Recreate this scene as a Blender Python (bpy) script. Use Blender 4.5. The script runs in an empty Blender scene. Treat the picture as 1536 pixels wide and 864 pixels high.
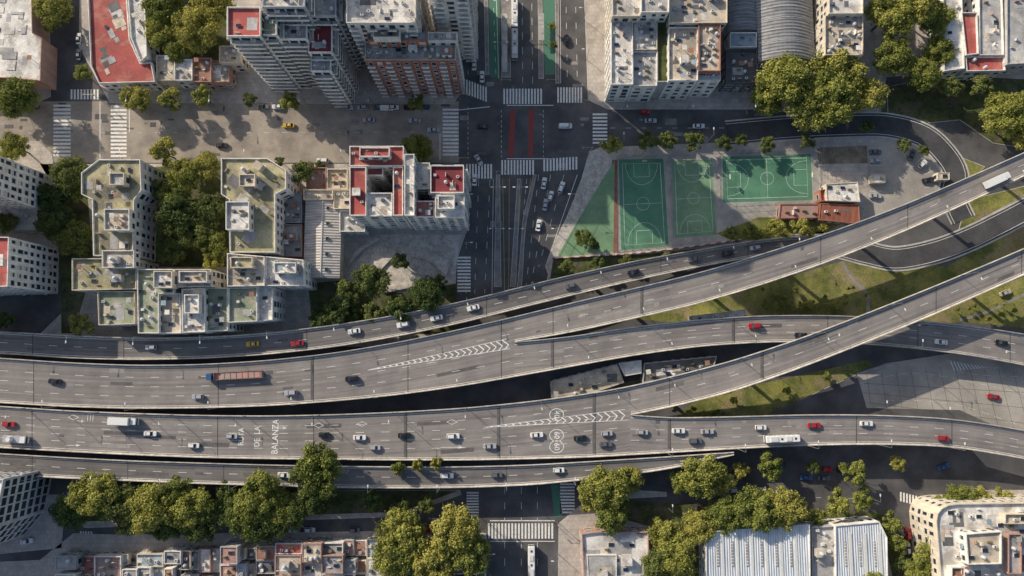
import bpy, math, random
import numpy as np
from mathutils import Vector
random.seed(7)
F=1024.0; H=255.0; T=math.radians(6.0); CY=-H*math.tan(T)
ST,CT=math.sin(T),math.cos(T)
def P(px,py,z=0.0):
    dx=px-768; dy=432-py
    vy=F*ST+dy*CT; vz=-F*CT+dy*ST
    s=(H-z)/(-vz)
    return (dx*s, CY+vy*s, z)
scene=bpy.context.scene
# ---------------------------------------------------------------- materials
MATS={}
def nodes_of(name):
    m=bpy.data.materials.new(name); m.use_nodes=True
    nt=m.node_tree; b=nt.nodes['Principled BSDF']
    return m,nt,b
def rgb(c): return (c[0],c[1],c[2],1)
def noise(nt,vec,scale,detail=5,rough=.6):
    n=nt.nodes.new('ShaderNodeTexNoise'); n.inputs['Scale'].default_value=scale
    n.inputs['Detail'].default_value=detail; n.inputs['Roughness'].default_value=rough
    nt.links.new(vec,n.inputs['Vector']); return n.outputs['Fac']
def ramp(nt,fac,a,b,lo=.35,hi=.65):
    r=nt.nodes.new('ShaderNodeValToRGB'); r.color_ramp.elements[0].position=lo; r.color_ramp.elements[1].position=hi
    r.color_ramp.elements[0].color=rgb(a); r.color_ramp.elements[1].color=rgb(b)
    nt.links.new(fac,r.inputs['Fac']); return r.outputs['Color']
def mul(nt,c,fac,lo,hi):
    mr=nt.nodes.new('ShaderNodeMapRange'); mr.inputs['From Min'].default_value=.3; mr.inputs['From Max'].default_value=.7
    mr.inputs['To Min'].default_value=lo; mr.inputs['To Max'].default_value=hi
    nt.links.new(fac,mr.inputs['Value'])
    mx=nt.nodes.new('ShaderNodeVectorMath'); mx.operation='SCALE'
    nt.links.new(c,mx.inputs[0]); nt.links.new(mr.outputs['Result'],mx.inputs['Scale']); return mx.outputs[0]
def mapping(nt,vec,sc,rot=0):
    mp=nt.nodes.new('ShaderNodeMapping'); mp.inputs['Scale'].default_value=sc; mp.inputs['Rotation'].default_value=(0,0,rot)
    nt.links.new(vec,mp.inputs['Vector']); return mp.outputs['Vector']
def M(name,col,col2=None,scale=.25,rough=.85,var=.18,fine=2.5,streak=False,metal=0,spec=.3,col3=None):
    if name in MATS: return MATS[name]
    m,nt,b=nodes_of(name)
    if col2 is None: col2=tuple(c*.72 for c in col)
    g=nt.nodes.new('ShaderNodeNewGeometry').outputs['Position']
    c=ramp(nt,noise(nt,g,scale,6,.65),col2,col,.38,.6)
    if col3:
        mx=nt.nodes.new('ShaderNodeMix'); mx.data_type='RGBA'
        r=ramp(nt,noise(nt,g,scale*.55,7,.7),(0,0,0),(1,1,1),.5,.6)
        nt.links.new(r,mx.inputs[0]); nt.links.new(c,mx.inputs[6]); mx.inputs[7].default_value=rgb(col3); c=mx.outputs[2]
    c=mul(nt,c,noise(nt,g,fine,4,.7),1-var,1+var)
    c=mul(nt,c,noise(nt,g,.045,3),1-var*.8,1+var*.8)
    if streak:
        c=mul(nt,c,noise(nt,mapping(nt,g,(1.6,1.6,.12)),1.0,4),.8,1.12)
    nt.links.new(c,b.inputs['Base Color']); b.inputs['Roughness'].default_value=rough; b.inputs['Metallic'].default_value=metal
    b.inputs['Specular IOR Level'].default_value=spec
    bp=nt.nodes.new('ShaderNodeBump'); bp.inputs['Strength'].default_value=.25; bp.inputs['Distance'].default_value=.05
    nt.links.new(noise(nt,g,fine*2,4),bp.inputs['Height']); nt.links.new(bp.outputs[0],b.inputs['Normal'])
    MATS[name]=m; return m
def asphalt_uv(name,col,col2):
    m,nt,b=nodes_of(name)
    uv=nt.nodes.new('ShaderNodeUVMap').outputs['UV']; g=nt.nodes.new('ShaderNodeNewGeometry').outputs['Position']
    c=ramp(nt,noise(nt,g,.10,7,.65),col2,col,.35,.65)
    c=mul(nt,c,noise(nt,mapping(nt,uv,(.012,.9,1)),1.0,5,.6),.72,1.2)
    c=mul(nt,c,noise(nt,mapping(nt,uv,(.05,3.5,1)),1.0,3),.9,1.08)
    w=nt.nodes.new('ShaderNodeTexWave'); w.bands_direction='Y'; w.inputs['Scale'].default_value=.175; w.inputs['Distortion'].default_value=1.2; w.inputs['Detail Scale'].default_value=.2
    nt.links.new(mapping(nt,uv,(.05,1,1)),w.inputs['Vector'])
    c=mul(nt,c,w.outputs['Fac'],.965,1.035)
    c=mul(nt,c,noise(nt,g,3,4,.8),.86,1.14)
    nt.links.new(c,b.inputs['Base Color']); b.inputs['Roughness'].default_value=.85; b.inputs['Specular IOR Level'].default_value=.25
    MATS[name]=m; return m
def ribbed(name,col,col2,direction='X',scale=1.2,rough=.5,metal=.0):
    m,nt,b=nodes_of(name)
    g=nt.nodes.new('ShaderNodeNewGeometry').outputs['Position']
    c=ramp(nt,noise(nt,mapping(nt,g,(.9,.12,1) if direction=='X' else (.12,.9,1)),.8,5),col2,col,.35,.62)
    w=nt.nodes.new('ShaderNodeTexWave'); w.bands_direction=direction; w.inputs['Scale'].default_value=scale*.31; w.inputs['Distortion'].default_value=.05
    nt.links.new(g,w.inputs['Vector'])
    c=mul(nt,c,w.outputs['Fac'],.86,1.04)
    nt.links.new(c,b.inputs['Base Color']); b.inputs['Roughness'].default_value=rough; b.inputs['Metallic'].default_value=metal
    bp=nt.nodes.new('ShaderNodeBump'); bp.inputs['Distance'].default_value=.15; nt.links.new(w.outputs['Fac'],bp.inputs['Height']); nt.links.new(bp.outputs[0],b.inputs['Normal'])
    MATS[name]=m; return m
def brick(name,c1,c2,mortar,sx=1.0,w=.5,h=.25):
    m,nt,b=nodes_of(name)
    g=nt.nodes.new('ShaderNodeNewGeometry').outputs['Position']
    t=nt.nodes.new('ShaderNodeTexBrick'); t.inputs['Color1'].default_value=rgb(c1); t.inputs['Color2'].default_value=rgb(c2); t.inputs['Mortar'].default_value=rgb(mortar)
    t.inputs['Scale'].default_value=sx; t.inputs['Brick Width'].default_value=w; t.inputs['Row Height'].default_value=h; t.inputs['Mortar Size'].default_value=.02
    nt.links.new(g,t.inputs['Vector'])
    c=mul(nt,t.outputs['Color'],noise(nt,g,.25,6,.7),.72,1.2)
    c=mul(nt,c,noise(nt,g,.05,3),.85,1.12)
    nt.links.new(c,b.inputs['Base Color']); b.inputs['Roughness'].default_value=.9
    MATS[name]=m; return m
M('asphalt',(.125,.12,.12),(.078,.077,.08),scale=.09,var=.16)
asphalt_uv('deck',(.285,.26,.243),(.205,.19,.182))
asphalt_uv('deck_dark',(.19,.178,.172),(.14,.133,.131))
M('asphalt_old',(.37,.32,.265),(.24,.21,.18),scale=.12,var=.2)
M('asphalt_pale',(.42,.39,.345),(.29,.27,.245),scale=.06,var=.18)
M('asphalt_dark',(.09,.09,.093),(.058,.058,.062),scale=.1,var=.2)
M('deck_patch',(.14,.132,.13),(.105,.10,.10),scale=.5,var=.15); M('deck_patch_pale',(.30,.28,.26),(.24,.225,.21),scale=.5,var=.15)
M('joint',(.06,.058,.058)); M('concrete',(.58,.535,.475),(.38,.355,.32),scale=.4,var=.2,streak=True)
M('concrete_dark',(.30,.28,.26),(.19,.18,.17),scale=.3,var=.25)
brick('paving',(.50,.45,.40),(.42,.38,.34),(.28,.26,.24),.5,.8,.8)
M('kerb',(.56,.54,.50))
def paint(name,col,wear,lo=.30,hi=.46):
    m,nt,b=nodes_of(name); g=nt.nodes.new('ShaderNodeNewGeometry').outputs['Position']
    c=ramp(nt,noise(nt,g,1.3,6,.75),wear,col,lo,hi); nt.links.new(c,b.inputs['Base Color']); b.inputs['Roughness'].default_value=.7
    MATS[name]=m
paint('paint_white',(.80,.79,.75),(.38,.36,.34),.32,.5); paint('paint_yellow',(.55,.40,.08),(.25,.2,.1)); paint('paint_red',(.30,.05,.04),(.16,.06,.05)); paint('paint_green',(.07,.20,.13),(.09,.14,.10))
paint('paint_thin',(.66,.65,.62),(.30,.28,.27),.34,.54)
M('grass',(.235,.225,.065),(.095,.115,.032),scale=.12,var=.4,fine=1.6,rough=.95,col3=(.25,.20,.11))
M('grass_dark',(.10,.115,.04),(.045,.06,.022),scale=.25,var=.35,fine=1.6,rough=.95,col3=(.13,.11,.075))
M('soil',(.28,.22,.155),(.15,.12,.09),scale=.2,var=.3)
M('court',(.10,.245,.15),(.075,.19,.12),scale=.15,var=.14)
M('court_pale',(.21,.34,.19),(.15,.26,.155),scale=.12,var=.16)
M('court_apron',(.40,.38,.335),(.29,.275,.25),scale=.2,var=.15)
for n,c in dict(w_white=(.80,.775,.725),w_cream=(.68,.60,.48),w_grey=(.47,.46,.45),w_bluegrey=(.53,.55,.565),w_dark=(.14,.14,.145),w_pink=(.48,.30,.24)).items():
    M(n,c,tuple(x*.78 for x in c),scale=.3,var=.1,streak=True)
brick('w_brick',(.38,.14,.085),(.29,.105,.068),(.34,.25,.2),1,.5,.25)
M('r_white',(.80,.77,.71),(.54,.51,.47),scale=.22,var=.2,col3=(.40,.375,.34)); M('r_grey',(.43,.42,.41),(.27,.265,.26),scale=.2,var=.22,col3=(.54,.51,.46))
M('r_beige',(.64,.55,.43),(.41,.355,.28),scale=.2,var=.22,col3=(.32,.28,.24)); M('r_moss',(.48,.43,.26),(.27,.255,.155),scale=.13,var=.28,col3=(.20,.185,.13))
M('r_green',(.31,.34,.225),(.2,.235,.16),scale=.15,var=.2,col3=(.40,.38,.30))
M('r_red',(.42,.10,.085),(.31,.085,.075),scale=.2,var=.2,col3=(.45,.2,.16)); M('r_darkred',(.23,.04,.05),(.16,.04,.045),scale=.2,var=.2)
M('r_pink',(.46,.25,.21),(.34,.2,.18),scale=.2,var=.25,col3=(.33,.26,.23)); M('r_dark',(.15,.15,.15),(.10,.10,.10),scale=.2,var=.25)
M('r_blue',(.36,.44,.50),(.26,.33,.38),scale=.2,var=.2)
M('r_court',(.26,.12,.08)); M('r_terracotta',(.36,.18,.12),(.25,.13,.09),scale=.3,var=.25,col3=(.32,.24,.2))
ribbed('metal_white',(.70,.75,.79),(.50,.54,.59),'X',1.2,.45); ribbed('metal_grey',(.54,.50,.46),(.36,.34,.32),'Y',1.0,.55)
ribbed('metal_dark',(.24,.25,.26),(.14,.145,.15),'Y',.8,.5); ribbed('tiles_red',(.36,.13,.08),(.24,.09,.06),'X',2.2,.9)
def simple(name,col,rough=.5,metal=0,coat=0,emit=None):
    m,nt,b=nodes_of(name); g=nt.nodes.new('ShaderNodeNewGeometry').outputs['Position']
    c=ramp(nt,noise(nt,g,2.0,3),tuple(x*.88 for x in col),col); nt.links.new(c,b.inputs['Base Color'])
    b.inputs['Roughness'].default_value=rough; b.inputs['Metallic'].default_value=metal; b.inputs['Coat Weight'].default_value=coat
    MATS[name]=m; return m
simple('glass',(.03,.04,.05),.12); simple('frame',(.58,.57,.55),.5); simple('tank',(.55,.57,.6),.6); simple('ac',(.66,.66,.63),.6); simple('fan',(.05,.05,.05),.7)
simple('steel',(.42,.43,.44),.4,.7); simple('tyre',(.02,.02,.02),.9); simple('lamp',(.8,.8,.77),.3); simple('tail',(.4,.02,.02),.3); simple('tarp_blue',(.06,.18,.36),.6); simple('solar',(.02,.03,.07),.2)
CARC=dict(white=(.80,.80,.79),silver=(.48,.49,.51),grey=(.15,.155,.165),black=(.02,.02,.023),red=(.48,.02,.025),blue=(.04,.12,.28),yellow=(.65,.42,.02),cream=(.55,.5,.36),brown=(.24,.16,.12))
for k,c in CARC.items(): simple('car_'+k,c,.3,.15 if k!='white' else 0,.8)
M('bark',(.12,.09,.065),(.07,.055,.04),scale=2,fine=8)
def leafmat(name,a,b_):
    m,nt,b=nodes_of(name)
    at=nt.nodes.new('ShaderNodeAttribute'); at.attribute_name='v'
    oi=nt.nodes.new('ShaderNodeObjectInfo')
    c=ramp(nt,at.outputs['Fac'],a,b_,.05,.95)
    hs=nt.nodes.new('ShaderNodeHueSaturation')
    mr=nt.nodes.new('ShaderNodeMapRange'); mr.inputs['To Min'].default_value=.472; mr.inputs['To Max'].default_value=.515; nt.links.new(oi.outputs['Random'],mr.inputs['Value']); nt.links.new(mr.outputs[0],hs.inputs['Hue'])
    mr2=nt.nodes.new('ShaderNodeMapRange'); mr2.inputs['To Min'].default_value=1.25; mr2.inputs['To Max'].default_value=.72; nt.links.new(oi.outputs['Random'],mr2.inputs['Value']); nt.links.new(mr2.outputs[0],hs.inputs['Value'])
    hs.inputs['Saturation'].default_value=.93
    nt.links.new(c,hs.inputs['Color']); nt.links.new(hs.outputs[0],b.inputs['Base Color']); b.inputs['Roughness'].default_value=.7; b.inputs['Specular IOR Level'].default_value=.2
    tr=nt.nodes.new('ShaderNodeBsdfTranslucent'); nt.links.new(hs.outputs[0],tr.inputs['Color'])
    mx=nt.nodes.new('ShaderNodeMixShader'); mx.inputs[0].default_value=.26
    nt.links.new(b.outputs[0],mx.inputs[1]); nt.links.new(tr.outputs[0],mx.inputs[2]); nt.links.new(mx.outputs[0],nt.nodes['Material Output'].inputs['Surface'])
    MATS[name]=m
leafmat('leaf_bright',(.11,.145,.022),(.44,.45,.085)); leafmat('leaf_dark',(.05,.085,.02),(.20,.25,.06))
# ---------------------------------------------------------------- mesh builder
class MB:
    def __init__(s): s.v=[];s.f=[];s.m=[];s.uv=[];s.names=[]
    def mi(s,n):
        if n not in s.names: s.names.append(n)
        return s.names.index(n)
    def face(s,pts,mat,uv=None):
        i=len(s.v); s.v.extend(pts); s.f.append(tuple(range(i,i+len(pts)))); s.m.append(s.mi(mat)); s.uv.append(uv)
    def ob(s,o,t,n,u0,u1,n0,n1,z0,z1,mat,top=None,skipb=True):
        def q(u,w,z): return (o[0]+t[0]*u+n[0]*w,o[1]+t[1]*u+n[1]*w,z)
        a=[q(u0,n0,z0),q(u1,n0,z0),q(u1,n1,z0),q(u0,n1,z0)]; b=[q(u0,n0,z1),q(u1,n0,z1),q(u1,n1,z1),q(u0,n1,z1)]
        for k in range(4):
            j=(k+1)%4; s.face([a[k],a[j],b[j],b[k]],mat)
        s.face(b,top or mat); s.face(a[::-1],mat)
    def box(s,x0,y0,z0,x1,y1,z1,mat,top=None): s.ob((0,0),(1,0),(0,1),x0,x1,y0,y1,z0,z1,mat,top)
    def prism(s,poly,z0,z1,side,top):
        n=len(poly)
        for k in range(n):
            a=poly[k]; b=poly[(k+1)%n]; s.face([(a[0],a[1],z0),(b[0],b[1],z0),(b[0],b[1],z1),(a[0],a[1],z1)],side)
        s.face([(p[0],p[1],z1) for p in poly],top)
    def cyl(s,x,y,z0,z1,r0,r1,mat,n=10,top=None):
        a=[(x+r0*math.cos(2*math.pi*k/n),y+r0*math.sin(2*math.pi*k/n),z0) for k in range(n)]
        b=[(x+r1*math.cos(2*math.pi*k/n),y+r1*math.sin(2*math.pi*k/n),z1) for k in range(n)]
        for k in range(n): j=(k+1)%n; s.face([a[k],a[j],b[j],b[k]],mat)
        s.face(b,top or mat)
    def loft(s,rings,mats,cap):
        for r in range(len(rings)-1):
            a,b=rings[r],rings[r+1]; n=len(a)
            for k in range(n): j=(k+1)%n; s.face([a[k],a[j],b[j],b[k]],mats[r] if isinstance(mats[r],str) else mats[r][k])
        s.face(rings[-1],cap)
    def mesh(s,name):
        me=bpy.data.meshes.new(name); me.from_pydata(s.v,[],s.f)
        for n in s.names: me.materials.append(MATS[n])
        me.polygons.foreach_set('material_index',s.m)
        if any(u is not None for u in s.uv):
            l=me.uv_layers.new(name='UVMap'); arr=[]
            for f,u in zip(s.f,s.uv):
                if u is None: arr.extend([0.0]*(2*len(f)))
                else:
                    for w in u: arr.extend(w)
            l.data.foreach_set('uv',arr)
        me.update(); return me
    def obj(s,name): return put(name,s.mesh(name))
def put(name,me,loc=(0,0,0),rot=0,scale=1,parent=None):
    o=bpy.data.objects.new(name,me); scene.collection.objects.link(o); o.location=loc; o.rotation_euler=(0,0,rot); o.scale=(scale,)*3 if not isinstance(scale,tuple) else scale
    if parent: o.parent=parent
    return o
def ccw(poly):
    a=sum(poly[i][0]*poly[(i+1)%len(poly)][1]-poly[(i+1)%len(poly)][0]*poly[i][1] for i in range(len(poly)))
    return poly if a>0 else poly[::-1]
def inset(poly,d):
    n=len(poly); out=[]
    for i in range(n):
        p0=Vector(poly[i-1][:2]);p=Vector(poly[i][:2]);p1=Vector(poly[(i+1)%n][:2])
        e0=(p-p0).normalized();e1=(p1-p).normalized()
        n0=Vector((-e0.y,e0.x));n1=Vector((-e1.y,e1.x)); k=1+n0.dot(n1)
        m=(n0+n1)/max(k,.3); out.append((p.x+m.x*d,p.y+m.y*d))
    return out
def inside(pt,poly):
    x,y=pt; r=False; n=len(poly)
    for i in range(n):
        x1,y1=poly[i][:2]; x2,y2=poly[(i+1)%n][:2]
        if (y1>y)!=(y2>y) and x<(x2-x1)*(y-y1)/(y2-y1)+x1: r=not r
    return r
def W(pts,z): return ccw([P(x,y,z)[:2] for x,y in pts])
def rect(x0,y0,x1,y1): return [(x0,y0),(x1,y0),(x1,y1),(x0,y1)]
# ---------------------------------------------------------------- ground
g=MB(); g.face([(-3000,-3000,0),(3000,-3000,0),(3000,3000,0),(-3000,3000,0)],'asphalt'); g.obj('ground')
def sheet(name,pts,z,mat,z0=None,side='kerb'):
    b=MB(); poly=W(pts,z)
    if z0 is None: b.face([(x,y,z) for x,y in poly],mat)
    else:
        inn=inset(poly,.18) if z-z0>.08 and len(poly)<30 else None
        n=len(poly)
        for k in range(n):
            a=poly[k];c=poly[(k+1)%n]; b.face([(a[0],a[1],z0),(c[0],c[1],z0),(c[0],c[1],z),(a[0],a[1],z)],side)
            if inn: b.face([(a[0],a[1],z),(c[0],c[1],z),inn[(k+1)%n]+(z,),inn[k]+(z,)],side)
        b.face([(x,y,z) for x,y in (inn or poly)],mat)
    return b.obj(name)
SW=.13
sheet('cobbled_street',rect(-200,152,688,244),.006,'asphalt_old')
sheet('road_surface',[(1285,560),(1330,545),(1440,528),(1700,575),(1700,700),(1560,670),(1440,615),(1300,612)],.006,'asphalt_pale')
sheet('road_surface',[(1440,655),(1700,690),(1700,760),(1480,700)],.006,'asphalt_pale')
sheet('road_surface',[(735,728),(830,728),(836,900),(728,900)],.006,'asphalt')
sheet('road_surface',[(690,-100),(880,-100),(885,130),(690,130)],.006,'asphalt')
sheet('sidewalk',[(-200,-120),(72,-120),(76,145),(60,152),(-200,152)],SW,'paving',0)
sheet('sidewalk',[(122,-120),(692,-120),(692,138),(680,156),(165,154),(152,132),(118,70)],SW,'paving',0)
sheet('sidewalk',[(872,-120),(1700,-120),(1700,20),(1536,120),(1430,110),(1330,115),(1320,175),(1130,164),(912,164),(882,150)],SW,'paving',0)
sheet('sidewalk',[(60,246),(684,246),(700,262),(700,345),(684,395),(682,520),(40,520),(92,470),(92,300)],SW,'paving',0)
sheet('sidewalk',[(-200,210),(58,212),(78,232),(88,300),(86,440),(-200,452)],SW,'paving',0)
sheet('sidewalk',[(884,228),(900,221),(1130,212),(1250,208),(1290,203),(1350,205),(1400,225),(1428,262),(1425,290),(1330,335),(1230,350),(1150,368),(960,395),(820,420),(830,380),(850,330),(872,268)],SW,'paving',0)
sheet('sidewalk',[(-200,742),(98,742),(92,822),(-200,850)],SW,'paving',0)
sheet('sidewalk',[(-200,852),(60,840),(110,800),(180,802),(700,795),(728,800),(726,960),(-200,960)],SW,'paving',0)
sheet('sidewalk',[(100,738),(690,735),(692,742),(600,775),(130,792),(100,785)],SW,'paving',0)
sheet('sidewalk',[(838,785),(880,750),(1000,765),(1200,790),(1320,775),(1340,800),(1370,870),(1370,960),(836,960)],SW,'paving',0)
sheet('sidewalk',[(872,730),(1000,738),(1000,745),(900,750),(870,745)],SW,'paving',0)
sheet('sidewalk',[(1385,780),(1400,750),(1460,735),(1700,735),(1700,960),(1400,960)],SW,'paving',0)
sheet('plaza_paving',[(884,226),(902,224),(925,240),(905,290),(850,372),(832,390),(822,412),(818,400),(830,365),(850,325),(872,268)],SW+.006,'concrete')
for q in ([(744,262),(750,262),(752,430),(741,430)],[(776,268),(781,268),(774,430),(765,430)],[(800,262),(805,262),(788,340),(783,430),(776,430),(784,330)],
          [(726,0),(732,0),(734,112),(728,112)],[(751,-60),(766,-60),(766,116),(752,116)],[(806,-60),(812,-60),(816,118),(808,118)],[(832,-60),(837,-60),(839,125),(833,125)]):
    sheet('traffic_island',q,.14,'concrete_dark',0)
sheet('lawn',[(940,478),(1120,434),(1285,385),(1420,400),(1536,335),(1700,250),(1700,330),(1536,402),(1300,486),(1100,490)],.02,'grass')
sheet('lawn',[(1340,505),(1400,468),(1536,415),(1700,340),(1700,520),(1536,492),(1440,482)],.02,'grass')
sheet('lawn',[(1000,634),(1040,604),(1100,584),(1200,563),(1300,540),(1310,548),(1200,600),(1150,622)],.02,'grass')
sheet('lawn',[(1438,345),(1450,300),(1540,278),(1700,210),(1700,280),(1540,292),(1470,330)],.15,'grass',0)
sheet('lawn',[(1412,214),(1440,235),(1478,250),(1460,268),(1440,262)],.15,'grass',0)
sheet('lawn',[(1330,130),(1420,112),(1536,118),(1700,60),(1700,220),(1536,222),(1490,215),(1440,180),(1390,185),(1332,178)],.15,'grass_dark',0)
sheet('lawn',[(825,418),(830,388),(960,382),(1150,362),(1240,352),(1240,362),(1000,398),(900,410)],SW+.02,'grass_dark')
sheet('lawn',[(1225,222),(1300,218),(1302,245),(1228,246)],SW+.02,'soil')
sheet('lawn',[(1075,350),(1140,325),(1225,330),(1290,322),(1235,350),(1100,362)],SW+.03,'grass')
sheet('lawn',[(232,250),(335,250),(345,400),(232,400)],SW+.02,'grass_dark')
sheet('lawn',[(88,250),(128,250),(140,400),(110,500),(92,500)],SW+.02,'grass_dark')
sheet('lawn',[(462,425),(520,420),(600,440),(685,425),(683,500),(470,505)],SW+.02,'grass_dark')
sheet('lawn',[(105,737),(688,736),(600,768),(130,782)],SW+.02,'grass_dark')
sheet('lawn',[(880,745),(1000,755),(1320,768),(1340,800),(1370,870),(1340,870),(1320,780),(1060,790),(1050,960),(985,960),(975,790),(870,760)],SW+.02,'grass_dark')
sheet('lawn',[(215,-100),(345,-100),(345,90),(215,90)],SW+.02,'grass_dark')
sheet('dirt_lot',[(820,600),(1000,560),(1100,548),(1000,580),(900,600),(830,615)],.02,'soil')
def ribbon(mb,pts,w,z,mat,closed=False,dash=None):
    q=[Vector(P(x,y,z)[:2]) for x,y in pts]
    if closed: q.append(q[0])
    n=len(q); L=[];R=[]
    for i in range(n):
        a=q[max(i-1,0)];b=q[min(i+1,n-1)]
        if closed and i in(0,n-1): a=q[n-2]; b=q[1]
        d=(b-a).normalized(); m=Vector((-d.y,d.x))
        if 0<i<n-1 or closed:
            e=(q[i]-q[i-1]).normalized() if i>0 else (q[0]-q[n-2]).normalized(); k=max(.5,abs(m.dot(Vector((-e.y,e.x)))))
        else: k=1
        L.append(q[i]+m*w/2/k);R.append(q[i]-m*w/2/k)
    s=0
    for i in range(n-1):
        d=(q[i+1]-q[i]).length
        if dash:
            on,off=dash; u=-s%(on+off)-(on+off)
            while u<d:
                a=max(u,0)/d; b=min(u+on,d)/d
                if b>a: mb.face([(*L[i].lerp(L[i+1],a),z),(*L[i].lerp(L[i+1],b),z),(*R[i].lerp(R[i+1],b),z),(*R[i].lerp(R[i+1],a),z)],mat)
                u+=on+off
            s+=d
        else: mb.face([(*L[i],z),(*L[i+1],z),(*R[i+1],z),(*R[i],z)],mat)
def smooth(pts,k=8):
    out=[]
    n=len(pts)
    for i in range(n-1):
        p0=pts[max(i-1,0)];p1=pts[i];p2=pts[i+1];p3=pts[min(i+2,n-1)]
        for j in range(k):
            t=j/k; out.append(tuple(.5*((2*p1[c])+(-p0[c]+p2[c])*t+(2*p0[c]-5*p1[c]+4*p2[c]-p3[c])*t*t+(-p0[c]+3*p1[c]-3*p2[c]+p3[c])*t**3) for c in(0,1)))
    out.append(pts[-1]); return out
loop1=smooth([(1190,366),(1250,368),(1300,380),(1345,388),(1400,378),(1450,360),(1500,336),(1560,305),(1700,235)])
loop2=smooth([(1090,200),(1180,192),(1260,188),(1330,188),(1385,203),(1418,232),(1434,262),(1428,290),(1445,330)])
b=MB()
for lp,w in ((loop1,8.5),(loop2,9)):
    ribbon(b,lp,w+1.2,.16,'kerb'); ribbon(b,lp,w,.166,'asphalt_dark')
b.obj('slip_road')
b=MB()
def offs(pts,d):
    o=[]
    for i in range(len(pts)):
        a=pts[max(i-1,0)];c=pts[min(i+1,len(pts)-1)]; dx,dy=c[0]-a[0],c[1]-a[1]; l=math.hypot(dx,dy); o.append((pts[i][0]-dy/l*d,pts[i][1]+dx/l*d))
    return o
for lp in (loop1,loop2):
    for d in(-14,14): ribbon(b,offs(lp,d),.18,.173,'paint_white')
b.obj('slip_road_markings')
b=MB(); ribbon(b,smooth([(1262,392),(1280,420),(1300,440),(1302,470)]),1.2,.028,'concrete_dark'); ribbon(b,smooth([(1440,480),(1480,468),(1540,440),(1600,410)]),1.0,.028,'concrete_dark'); b.obj('footpath')
# ---------------------------------------------------------------- street markings
mk=MB(); ZM=.014
def cross(x0,y0,x1,y1,n,axis,skew=0):
    for i in range(n):
        if axis=='x':
            a=x0+(x1-x0)*i/n; c=a+(x1-x0)/n*.55; o=skew*i/n; pts=[(a,y0+o),(c,y0+o),(c,y1+o),(a,y1+o)]
        else:
            a=y0+(y1-y0)*i/n; c=a+(y1-y0)/n*.55; o=skew*i/n; pts=[(x0+o,a),(x1+o,a),(x1+o,c),(x0+o,c)]
        mk.face([P(*p,ZM) for p in pts],'paint_white')
for c in [(80,157,106,237,14,'y'),(166,158,190,238,14,'y'),(106,134,150,149,9,'x'),(664,163,688,236,13,'y'),(755,133,815,156,13,'x'),(836,131,875,154,9,'x'),
          (889,170,911,218,9,'y'),(699,246,740,268,9,'x'),(752,240,803,262,11,'x'),(732,785,832,808,20,'x'),(700,738,718,776,9,'y'),(840,725,862,772,10,'y'),
          (120,797,140,815,5,'x'),(1350,738,1382,752,7,'x',8),(695,118,732,140,9,'x',14),(815,238,868,257,11,'x',-3),(686,385,706,440,11,'y'),(78,828,110,836,6,'x')]: cross(*c)
def line(x0,y0,x1,y1,w=.15,mat='paint_white',dash=None): ribbon(mk,[(x0,y0),(x1,y1)],w,ZM,mat,dash=dash)
line(743,-60,748,118,.2)
for x0,x1 in((700,702),(715,717)): line(x0,-60,x1,112,.15,'paint_white',(2.5,4))
line(738,-60,744,118,.15,'paint_white',(2,3))
for x0,x1 in((783,784),(797,799)): line(x0,-60,x1,125,.15,'paint_white',(3,3))
for x0,x1 in((848,851),(862,866)): line(x0,-60,x1,125,.15,'paint_white',(2.5,4))
line(840,-60,841,125,.15)
mk.face([P(x,y,ZM-.004) for x,y in [(813,-60),(831,-60),(832,112),(817,112)]],'paint_green')
mk.face([P(x,y,ZM-.004) for x,y in [(733,-60),(749,-60),(750,116),(735,116)]],'paint_green')
mk.face([P(x,y,ZM) for x,y in [(766,165),(773,165),(770,236),(762,236)]],'paint_red')
mk.face([P(x,y,ZM) for x,y in [(793,165),(801,165),(799,236),(793,236)]],'paint_red')
mk.face([P(x,y,ZM) for x,y in [(826,727),(838,727),(844,775),(832,775)]],'paint_green')
for x0,x1 in((700,699),(718,712),(735,727)): line(x0,270,x1,440,.14,'paint_white',(2.5,3.5))
line(740,268,738,440,.15)
for x0,x1 in((754,757),(764,763),(783,771),(796,779)): line(x0,268,x1,440,.16,'paint_yellow')
line(790,268,775,440,.14,'paint_white',(2,2))
for a in((826,262,796,430),(846,262,808,400),(808,262,789,430)): line(*a,.15,'paint_white',(2.5,3.5))
line(866,262,818,400,.2); line(702,160,702,238,.12,'paint_white',(1,1)); line(752,165,752,236,.15,'paint_white',(1,1)); line(815,165,815,236,.15,'paint_white',(1,1))
for y in(158,238): line(760,y,830,y,.3)
line(-150,200,664,198,.14,'paint_thin',(2,5)); line(915,192,1120,192,.14,'paint_white',(2,4))
line(688,165,735,160,.3); line(150,152,150,242,.25); line(194,155,194,198,.3); line(660,200,660,240,.3)
for x in(757,782,806): line(x,812,x,900,.15,'paint_white',(2.5,3.5))
for x in(757,782,806): line(x,730,x,782,.15,'paint_white',(2.5,3))
line(735,781,832,781,.35); line(734,812,832,812,.25)
line(1050,742,1290,748,.14,'paint_thin',(2,4))
for pl in ([(1290,575),(1380,560),(1536,590),(1600,600)],[(1420,540),(1450,560),(1536,565)],[(1200,600),(1290,560),(1340,548)],[(1330,600),(1430,606),(1536,640),(1600,660)]):
    ribbon(mk,smooth(pl),.15,ZM,'paint_thin',dash=(3,2))
for k in range(14):
    a=P(1425+k*5,541+k*.9,ZM); c=P(1431+k*5,556-k*.4,ZM); mk.face([a,(a[0]+.4,a[1],ZM),(c[0]+.4,c[1],ZM),c],'paint_white')
for k in range(12): line(1300+k*22,560-k*2.2+max(0,k-6)*5,1306+k*24,608+k*4.5,.12,'asphalt_dark')
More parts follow.
